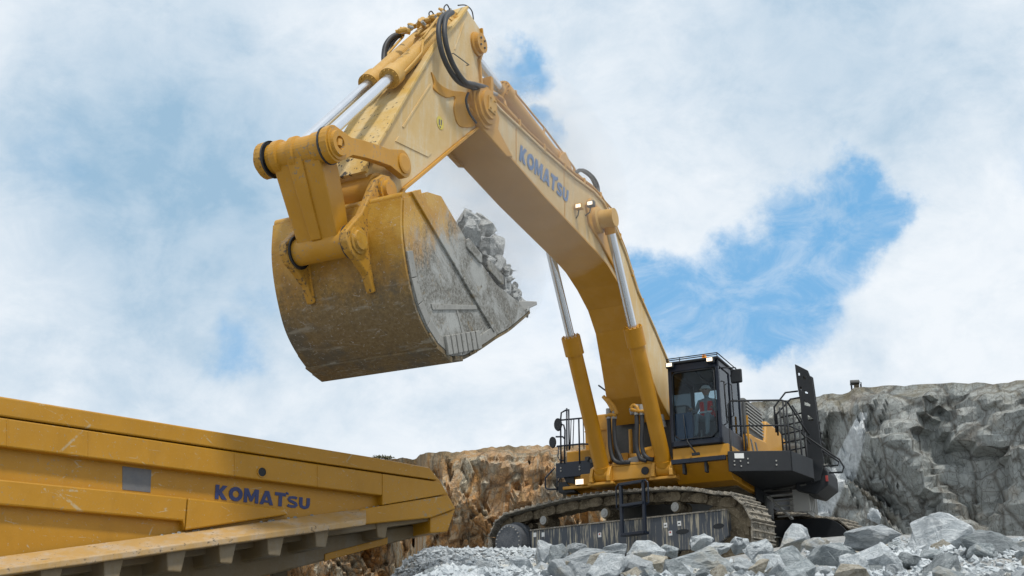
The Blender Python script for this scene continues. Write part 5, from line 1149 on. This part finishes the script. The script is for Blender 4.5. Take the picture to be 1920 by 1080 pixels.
# ================================================================== TERRAIN
def ss(a, b, x): t = max(0, min(1, (x-a)/(b-a))); return t*t*(3-2*t)
BENCH = OO.z+GZ
def H(x, y):
    edge = -.085*y-.4
    lat = ss(edge-3.0, edge+.9, x)
    slope = .114*y-.02
    z1 = slope if 13 < y < 20 else (min(BENCH, slope+.12*(y-20)) if y >= 20 else -1.85+(.114*13-.02+1.85)*ss(5.5, 13, y)*(1+.0*y))
    z = -1.85+(min(z1, BENCH)+1.85)*lat; fy = ss(6.5, 13, y)
    z += (.022*y)*ss(3.2, 6.5, x)*ss(12, 17, y)*ss(30, 21, y)*lat
    z += .3*ss(3.0, -.5, x)*ss(21, 24, y)*ss(40, 30, y)*lat
    z += (noise.noise(Vector((x*.5, y*.5, 0)))*.10+noise.noise(Vector((x*1.7, y*1.7, 3)))*.07)*(.3+.7*fy*lat)*(1 if y < 21 else .4)
    return z
def grid_obj(name, xs, ys, fn, m):
    me = bpy.data.meshes.new(name); vs = [(x, y, fn(x, y)) for y in ys for x in xs]; nx = len(xs)
    fs = [(j*nx+i, j*nx+i+1, (j+1)*nx+i+1, (j+1)*nx+i) for j in range(len(ys)-1) for i in range(nx-1)]
    me.from_pydata(vs, [], fs); me.materials.append(m); o = bpy.data.objects.new(name, me); COL.objects.link(o); return o
xs = [-400, -200, -100, -60, -40, -30, -24]+[-20+.3*i for i in range(160)]+[30, 36, 45, 60, 100, 200, 400]
ys = [-300, -100, -40, -20, -10, -4, 0, 3, 5]+[6+.28*i for i in range(90)]+[32, 34, 37, 40, 46, 54, 64, 80, 120, 200, 400, 1500]
g = grid_obj('ground', xs, ys, H, M['gravel']); tag(g, kind='structure')

# ---- cliff
CL = [(-900, 118, 835), (-300, 115, 850), (0, 112, 862), (258, 108, 872), (500, 105, 866), (640, 103, 864), (735, 102, 861), (782, 98, 858), (792, 84, 851), (800, 80, 849), (830, 78, 846), (862, 78, 847), (900, 79, 842), (940, 79, 838), (1000, 80, 834), (1040, 81, 836), (1150, 84, 828), (1250, 86, 800),
      (1330, 88, 775), (1390, 88, 760), (1430, 88, 752), (1480, 86, 748), (1540, 84, 744), (1570, 83, 738), (1600, 82, 728), (1662, 80, 724), (1750, 78, 720), (1900, 74, 716), (2200, 66, 720), (2700, 50, 700)]
def clint(px):
    for (a, b) in zip(CL, CL[1:]):
        if a[0] <= px <= b[0]: t = (px-a[0])/(b[0]-a[0]); return a[1]+(b[1]-a[1])*t, a[2]+(b[2]-a[2])*t
    return CL[-1][1:]
pxs = [-900+25*i for i in range(58)]+[550+3.6*i for i in range(310)]+[1666+15*i for i in range(68)]
NV = 70; vs = []; rim = []; chute = []
def cliff_pt(px, v):
    dpt, sky_y = clint(px); r = ray(px, sky_y); top = r*(dpt/r.y); x, y = top.x, top.y; zt = top.z
    jag = noise.noise(Vector((x*.9, 0, 1)))*.28+noise.noise(Vector((x*2.6, 5, 1)))*.12
    zb = -2.5; z = zb+(zt+jag-zb)*v
    dirv = Vector((x, y, 0)).normalized()
    lean = (1-v)*5.5*(.6 if px < 1100 else 1.1)
    q = Vector((x*.16, z*.14, y*.02))
    rr_ = 0
    # broken blocks: cellular steps, ridges and fine chips
    w_ = Vector((x+noise.noise(Vector((x*.2, z*.2, 1)))*2, z*.8+noise.noise(Vector((x*.2, z*.2, 7)))*2, 0))
    rot = Vector((w_.x*.82+w_.y*.57, w_.y*.82-w_.x*.57, 0))
    for s_, a_ in ((.11, 2.2), (.26, 1.2), (.65, .55), (1.5, .24)):
        d_, pp = noise.voronoi(Vector((rot.x*s_, rot.y*s_*.6, .5*a_))); c = pp[0]; ch_ = noise.cell(Vector((c.x*13.1, c.y*7.7, 1)))
        gx = (rot.x*s_-c.x)*(noise.cell(Vector((c.x*5, c.y*9, 3)))-.5)+(rot.y*s_*.6-c.y)*(noise.cell(Vector((c.x*3, c.y*4, 8)))-.5)
        rr_ += a_*((ch_-.5)*.8+gx*1.6)
    rr_ += noise.fractal(Vector((x*.8, z*.8, 0)), 1.0, 2.1, 4)*.35
    fade = ss(1.0, .93, v)
    off = -lean+rr_*fade*(1 if x < 6 else max(.62, 1-(x-6)*.05))
    ck = 0
    if px > 1450:      # gully in the right hand face; position in metres along the wall
        sx = x-(21.0+(zt-z)*-.62+ (zt-z)*.0)
    p = Vector((x, y, z))+dirv*off
    return p
nx = len(pxs)
for j in range(NV+1):
    v = (j/NV)
    for px in pxs:
        p = cliff_pt(px, v); vs.append(p); rim.append(v)
# plateau behind the rim
for k, back in enumerate((3, 12, 60, 400)):
    for px in pxs:
        p = cliff_pt(px, 1.0); dirv = Vector((p.x, p.y, 0)).normalized(); vs.append(p+dirv*back+UP*(noise.noise(Vector((p.x*.3, k, 0)))*.2-.15*(k+1)-(.02*back if back < 100 else 3))); rim.append(1.0)
# chute: pale strip between these photo points, evaluated as a band across the wall
CH = []
for px_, py_, hw_ in ((1622, 785, 6), (1610, 815, 18), (1596, 845, 27), (1578, 885, 32), (1545, 950, 32), (1500, 1030, 26), (1450, 1120, 28)):
    r_ = ray(px_, py_); q = r_*(82/r_.y); CH.append((q.z, q.x, hw_/F*84))
for p in vs:
    f_ = 0
    for (z1_, x1_, w1_), (z0_, x0_, w0_) in zip(CH, CH[1:]):
        if z0_ <= p.z <= z1_: t = (z1_-p.z)/(z1_-z0_); cx_ = x1_+(x0_-x1_)*t; w_ = w1_+(w0_-w1_)*t; f_ = ss(1.35, .6, abs(p.x*82/max(p.y, 30)-cx_)/w_)
    chute.append(f_ if p.y < 130 else 0)
NR = NV+1+4
fs = [(j*nx+i, j*nx+i+1, (j+1)*nx+i+1, (j+1)*nx+i) for j in range(NR-1) for i in range(nx-1)]
me = bpy.data.meshes.new('cliff'); me.from_pydata(vs, [], fs); me.materials.append(M['cliff'])
for nm_, data in (('rim', rim), ('chute', chute)):
    at = me.attributes.new(nm_, 'FLOAT', 'POINT'); at.data.foreach_set('value', data)
cl = bpy.data.objects.new('cliff', me); COL.objects.link(cl); tag(cl, kind='structure')

# small framed hide on the cliff top
r = ray(1606, 730); hp = r*(83.5/r.y)
hd_ = empty('shelter', (hp.x, hp.y, hp.z-.1), -.2, 'tiny dark framed shelter standing on the cliff top skyline', 'shelter')
m_ = MB()
for x_ in (-.33, .33):
    for y_ in (-.25, .25): m_.box(x_-.035, x_+.035, y_-.035, y_+.035, -.4, .55)
m_.build('frame', M['black'], hd_)
m_ = MB(); m_.prismx([(-.35, .5), (-.35, .62), (0, .82), (.35, .56), (.35, .5)], -.4, .25); m_.build('roof', M['dark'], hd_, bevel=.03)
m_ = MB(); m_.box(-.15, .2, -.15, .15, -.35, .45); m_.build('cabinet', M['trackmud'], hd_, bevel=.03)
# dry bushes on the left rim
random.seed(21)
for i, px in enumerate((706, 716, 727)):
    r = ray(px, 861); b_ = r*(101/r.y); mb = MB()
    for k in range(90):
        c_ = Vector((random.gauss(0, .22), random.gauss(0, .22), abs(random.gauss(.05, .09)))); u_ = Vector((random.uniform(-1, 1), random.uniform(-1, 1), random.uniform(-1, 1))).normalized()*.1; v_ = u_.orthogonal().normalized()*.05
        mb.add([c_-u_, c_+v_, c_+u_, c_-v_], [(0, 1, 2, 3)])
    mb.tube([(0, 0, -.5), (0, 0, .1)], .03)
    o = mb.build('bush', M['leaf']); o.location = (b_.x, b_.y, b_.z+.05); tag(o, ('leftmost', 'middle', 'rightmost')[i]+' of three low dry bushes on the far rim above the truck tail', 'bush', 'dry bushes on the far rim')

# ================================================================== ROCKS
def rock_mesh(seed, sq=(1, 1, 1), npts=16, detail=True, m='rock'):
    rnd = random.Random(seed); bm = bmesh.new()
    for _ in range(npts):
        v = Vector((rnd.gauss(0, 1), rnd.gauss(0, 1), rnd.gauss(0, 1))).normalized()*rnd.uniform(.82, 1.0); bm.verts.new((v.x*sq[0], v.y*sq[1], v.z*sq[2]))
    r_ = bmesh.ops.convex_hull(bm, input=bm.verts)
    bmesh.ops.delete(bm, geom=[e for e in r_['geom_interior'] if isinstance(e, bmesh.types.BMVert)], context='VERTS')
    if detail:
        bmesh.ops.bevel(bm, geom=list(bm.edges), offset=.035, segments=1, affect='EDGES', profile=.5)
        bmesh.ops.triangulate(bm, faces=bm.faces)
        bmesh.ops.subdivide_edges(bm, edges=[e for e in bm.edges if e.calc_length() > .22], cuts=2, use_grid_fill=True)
        bmesh.ops.triangulate(bm, faces=bm.faces)
        bm.normal_update()
        for v in bm.verts:
            p = v.co; n_ = noise.noise(p*2.3+Vector((seed, 0, 0)))*.07+noise.noise(p*6+Vector((0, seed, 0)))*.035
            d_, pp = noise.voronoi(p*1.7+Vector((seed, seed, 0))); n_ += (noise.cell(pp[0]*9)-.5)*.07
            v.co += v.normal*n_
    bmesh.ops.recalc_face_normals(bm, faces=bm.faces)
    me = bpy.data.meshes.new('rock'); bm.to_mesh(me); bm.free(); me.materials.append(M[m]); return me
def put_rock(me, loc, s, rot, label, group=None, name='rock', sc3=None):
    o = bpy.data.objects.new(name, me); COL.objects.link(o); o.location = loc; o.scale = sc3 or (s, s, s); o.rotation_euler = rot
    return tag(o, label, 'rock', group)
# load in the bucket: each rock at machine coordinates (x, y, z, size, squash)
LOAD = [((880, 440), 1.0, .26, (1.1, .9, 1.05), 'largest pale block leaning on the side plate at the top of the bucket heap'),
        ((900, 428), .88, .28, (1, .9, 1), 'pale flat topped block forming the peak of the bucket heap'),
        ((876, 418), .86, .24, (1, 1, .9), 'block half hidden behind the peak of the bucket heap'),
        ((908, 462), .98, .24, (1, .9, .9), 'rounded block below the peak of the bucket heap beside the rim'),
        ((925, 462), .84, .24, (1.1, .9, .9), 'blunt grey block jutting out a third of the way down the bucket heap'),
        ((928, 496), .98, .22, (1, 1, .8), 'grey block in the middle of the bucket heap'),
        ((938, 515), .86, .22, (1, 1, .8), 'wedge of rock behind the middle of the bucket heap'),
        ((912, 492), 1.03, .15, (1, 1, .8), 'small block wedged at the bucket rim by the side cutter'),
        ((948, 536), .98, .20, (1.2, .9, .8), 'slabby grey block near the bucket lip'),
        ((958, 550), .86, .20, (1, 1, .8), 'dusty block behind the bucket lip slab'),
        ((962, 566), .98, .17, (1.2, .8, .8), 'small pale block just above the bucket teeth'),
        ((980, 576), .95, .15, (1.5, 1, .6), 'flat pale block lying against the bucket teeth'),
        ((940, 556), 1.03, .13, (1.5, .8, .6), 'low wedge of rock at the corner tooth'),
        ((-10.05, 1.05), .40, .36, (1, 1, .9), 'block deep in the middle of the bucket load'),
        ((-9.4, .85), .42, .34, (1, 1, .8), 'block deep in the bucket load towards the lip'),
        ((-8.75, .55), .40, .30, (1, 1, .8), 'block behind the teeth in the middle of the bucket'),
        ((-10.4, 1.1), -.1, .36, (1, 1, .9), 'block below the arm in the centre of the bucket load'),
        ((-9.7, .95), -.15, .36, (1, 1, .9), 'block at the very centre of the bucket load'),
        ((-9.0, .7), -.1, .34, (1, 1, .8), 'block in the centre of the load nearer the lip'),
        ((-10.1, 1.0), -.65, .34, (1, 1, .9), 'block on the far side of the bucket load'),
        ((-9.3, .8), -.6, .34, (1, 1, .7), 'block on the far side halfway to the bucket lip'),
        ((-8.6, .45), -.6, .28, (1, 1, .7), 'block on the far side of the bucket by the lip')]
for i, (pp_, x_, s_, sq, lb2) in enumerate(LOAD):
    random.seed(100+i); c_ = ax_(*pp_, x_) if pp_[0] > 0 else Vector((x_, *pp_))
    put_rock(rock_mesh(40+i, sq, 14+i % 4, True, 'load'), wd(*c_), s_*1.17, [random.uniform(0, 6) for _ in range(3)], lb2, 'rocks heaped in the bucket')
lump = [rock_mesh(700+i, (1, .8, .7), 12, True, 'load') for i in range(5)]
random.seed(31)
for i in range(60):
    t = random.random(); px_ = 868+108*t+random.uniform(-2, 26*(1-t*.6)); py_ = 436+134*t-random.uniform(-4, 18)
    put_rock(lump[i % 5], wd(*ax_(px_, py_, random.uniform(.86, 1.06))), random.uniform(.045, .13), [random.uniform(0, 6) for _ in range(3)], f'small pale lump {("resting", "wedged", "perched")[i % 3]} in the {("upper" if t < .33 else "middle" if t < .66 else "lower")} part of the heap filling the bucket', 'small lumps in the bucket load')
put_rock(rock_mesh(77, (1.2, .8, .9), 14, True, 'rock_dark'), wd(.30, -11.05, 1.12), .34, (.4, .5, .3), 'dark grey wedge of rock caught between arm heel and bucket edge', 'rocks heaped in the bucket')
# fines filling the bucket below the blocks
def RIMZ(y):
    for a, b in zip(RIM, RIM[1:]):
        if b[0] <= y <= a[0]: t = (y-b[0])/(a[0]-b[0]+1e-9); return b[1]+(a[1]-b[1])*t
    return RIM[0][1] if y > RIM[0][0] else RIM[-1][1]
mb = MB(); N_ = 26; vs = []
for j in range(N_+1):
    for i in range(N_+1):
        x = -1.02+2.04*i/N_; y = -11.4+3.3*j/N_; rimz = RIMZ(y); h_ = rimz-.03+.46*math.sin(math.pi*min(1, max(0, (y+11.3)/3.3)))*(1-(x/1.12)**4)+noise.fractal(Vector((x*3, y*3, 0)), 1, 2, 4)*.12
        vs.append((x, y, h_))
mb.add(vs, [(j*(N_+1)+i, j*(N_+1)+i+1, (j+1)*(N_+1)+i+1, (j+1)*(N_+1)+i) for j in range(N_) for i in range(N_)])
mb.v = [tuple(wd(*v)) for v in mb.v]
o = mb.build('bucket_fines', M['gravel']); tag(o, 'crushed rock filling the bucket beneath the big blocks', 'crushed rock', kind='stuff')

# big named foreground rocks: photo point of centre, depth, half width px, half height px, material, label
BIG = [(1325, 1066, 15.5, 92, 44, 'rock_dark', 'broad flat faced slate boulder at the bottom middle right of the rubble'),
       (1110, 1062, 15.3, 80, 34, 'rock', 'large pale topped boulder with dark front in the rubble before the middle of the track'),
       (1215, 1040, 16.8, 38, 32, 'rock', 'pointed pale boulder leaning right before the boarding steps'),
       (1215, 1078, 14.4, 58, 34, 'rock_buff', 'rounded buff boulder at the bottom edge under the pointed one'),
       (1022, 1038, 17.2, 22, 34, 'rock', 'upright narrow block beside the drive cover'),
       (1046, 1044, 16.8, 24, 28, 'rock_dark', 'slate blue block right of the upright narrow block'),
       (1080, 1024, 17.8, 24, 13, 'rock', 'small thin edged slab against the track frame'),
       (1312, 1014, 18.6, 34, 20, 'rock', 'sharp pale wedge pointing up at the slot in the track frame'),
       (1345, 1026, 17.9, 36, 14, 'rock', 'low pale slab right of the sharp wedge'),
       (1420, 1030, 17.2, 36, 26, 'rock', 'light grey block before the idler end of the track'),
       (1385, 1018, 18.0, 24, 20, 'rock', 'whitish blunt block under the idler wheel'),
       (1492, 1010, 18.3, 44, 34, 'rock', 'tall pale faceted boulder before the dark far track guard'),
       (1472, 1050, 15.8, 40, 36, 'rock_dark', 'slate boulder below the tall pale faceted one'),
       (1560, 1050, 15.3, 64, 40, 'rock_dark', 'wide dull grey boulder between two pale ones at lower right'),
       (1636, 1062, 14.6, 62, 46, 'rock', 'huge pale blue grey boulder with a sharp upper ridge at lower right'),
       (1628, 1006, 17.4, 62, 34, 'rock', 'big pale boulder below the cliff at the right of the rubble'),
       (1642, 962, 19.2, 20, 17, 'rock', 'small pointed block on top of the big right hand boulder'),
       (1755, 1010, 17.0, 75, 52, 'rock', 'massive grey boulder beyond the right hand end of the pile'),
       (1860, 1040, 15.5, 70, 50, 'rock_dark', 'dark massive boulder at the far right corner'),
       (905, 1066, 16.0, 26, 18, 'rock', 'pale block at the low left end of the rubble'),
       (975, 1058, 15.8, 28, 20, 'rock', 'grey block in the gravel before the drive cover'),
       (1400, 1068, 14.6, 34, 22, 'rock', 'squat pale block left of the slate boulder at the bottom'),
       (1150, 1028, 17.4, 30, 14, 'rock', 'long low block lying before the middle of the track frame'),
       (1255, 1028, 17.4, 26, 14, 'rock_dark', 'small dark block between the pointed boulder and the sharp wedge'),
       (1530, 1020, 17.4, 28, 20, 'rock', 'blocky pale rock right of the tall faceted boulder')]
for i, (px, py, dp, hw_, hh_, m_n, lb2) in enumerate(BIG):
    r = ray(px, py); c_ = r*(dp/r.y)+UP*(.0 if py > 1035 else -.04); w_ = hw_/F*dp*1.1; h_ = hh_/F*dp*1.08
    random.seed(300+i)
    me = rock_mesh(500+i, (1, 1, 1), 13 + i % 5, True, m_n)
    put_rock(me, c_, 1, (random.uniform(-.25, .25), random.uniform(-.25, .25), random.uniform(0, 6.2)), lb2, 'boulders of the blasted pile', 'boulder', (w_, w_*.9, h_))
# medium rocks: shared meshes
protos = [rock_mesh(900+i, (1, random.Random(i).uniform(.65, 1), random.Random(i+50).uniform(.55, .9)), 12+i % 4, i < 8, ('rock_dark', 'rock', 'rock', 'rock_dark', 'rock', 'rock_buff')[i % 6]) for i in range(12)]
random.seed(5); cnt = 0
while cnt < 250:
    px = random.uniform(730, 1950); dp = random.uniform(10.5, 20.5); x = (px-960)/F*dp*1.0; y = dp; z = H(x, y)
    if x < -.085*y-1.0: continue
    left = px < 1000
    if left and random.random() < .45: continue
    s_ = random.uniform(.05, .11) if left else (random.uniform(.09, .2) if random.random() < .7 else random.uniform(.2, .32)*(1 if dp < 15.5 else .5))
    pi_ = random.randrange(12); tone = ('slate grey', 'pale grey', 'pale grey', 'slate grey', 'pale grey', 'buff')[pi_ % 6]; sz = 'small' if s_ < .12 else ('middle sized' if s_ < .2 else 'large')
    reg = ('beside the truck tail' if px < 880 else 'before the drive cover' if px < 1000 else 'before the left track rollers' if px < 1150 else 'before the boarding steps' if px < 1250 else 'before the frame labels' if px < 1350 else 'before the idler wheel' if px < 1450 else 'before the far track guard' if px < 1560 else 'below the pale chute' if px < 1700 else 'at the right end of the pile')
    row = 'low down' if dp < 15 else 'halfway up' if dp < 17.5 else 'high up'
    put_rock(protos[pi_], (x, y, z+s_*.3), s_, (random.uniform(-.6, .6), random.uniform(-.6, .6), random.uniform(0, 6.2)), f'{sz} {tone} loose rock {row} {reg}', 'loose rocks of the rubble slope'); cnt += 1
# crushed stone between them
mb = MB(); random.seed(6)
for k in range(21000):
    px = random.uniform(690, 1960) if k % 2 else random.uniform(600, 1060); dp = random.uniform(9.5, 21.5) if px > 1060 else random.uniform(9.5, 24.5); x = (px-960)/F*dp; z = H(x, dp)
    s_ = random.uniform(.018, .055)*(1.5 if random.random() < .15 else 1)*(1.0 if dp < 15 else 1.35); c_ = Vector((x, dp, z+s_*.35)); pts = []
    for _ in range(6): v = Vector((random.gauss(0, 1), random.gauss(0, 1), random.gauss(0, 1))).normalized()*s_; pts.append(v)
    ax = [Vector((s_*random.uniform(.6, 1.2), 0, 0)), Vector((0, s_*random.uniform(.6, 1.2), 0)), Vector((0, 0, s_*random.uniform(.5, 1)))]
    e = Matrix.Rotation(random.uniform(0, 6), 3, 'Z') @ Matrix.Rotation(random.uniform(-.8, .8), 3, 'X'); ax = [e @ a for a in ax]
    j = [1+random.uniform(-.3, .3) for _ in range(6)]
    mb.add([c_+ax[0]*j[0], c_-ax[0]*j[1], c_+ax[1]*j[2], c_-ax[1]*j[3], c_+ax[2]*j[4], c_-ax[2]*j[5]], [(0, 2, 4), (2, 1, 4), (1, 3, 4), (3, 0, 4), (2, 0, 5), (1, 2, 5), (3, 1, 5), (0, 3, 5)])
o = mb.build('crushed_stone', M['rock']); tag(o, 'loose crushed stone covering the slope between the boulders', 'crushed stone', kind='stuff')

# ================================================================== airborne dust round arm and upper boom
def dustvol(c, r, dens, name='dust_cloud'):
    m = bpy.data.materials.new(name); m.use_nodes = True; t = NT(m.node_tree); t.n.remove(t.n['Principled BSDF'])
    v = t.node('ShaderNodeVolumePrincipled'); v.inputs['Density'].default_value = dens; v.inputs['Color'].default_value = (.93, .90, .86, 1); v.inputs['Anisotropy'].default_value = .2
    t.link(v.outputs[0], t.n['Material Output'].inputs['Volume'])
    mb = MB(); ell(mb, (0, 0, 0), r, 32, -1, 20); o = mb.build(name, m); o.location = c; return o
for k_, f_ in enumerate((1.0, .78, .56, .36)):
    dv = dustvol(wd(.2, -6.9, 3.6), (1.9*f_, 3.9*f_, 2.0*f_), .042)
    dv.rotation_euler = (0, 0, -YAW)
    tag(dv, ('outermost', 'second', 'third', 'innermost')[k_]+' veil of thin pale dust round the arm and upper boom', 'dust', kind='stuff')

for k_, f_ in enumerate((1.0, .7, .45)):
    dv = dustvol(wd(.5, -9.0, .75), (1.1*f_, 2.0*f_, 1.0*f_), .10)
    dv.rotation_euler = (0, 0, -YAW)
    tag(dv, ('outer', 'middle', 'inner')[k_]+' puff of dust hanging over the rocks at the bucket rim', 'dust', kind='stuff')
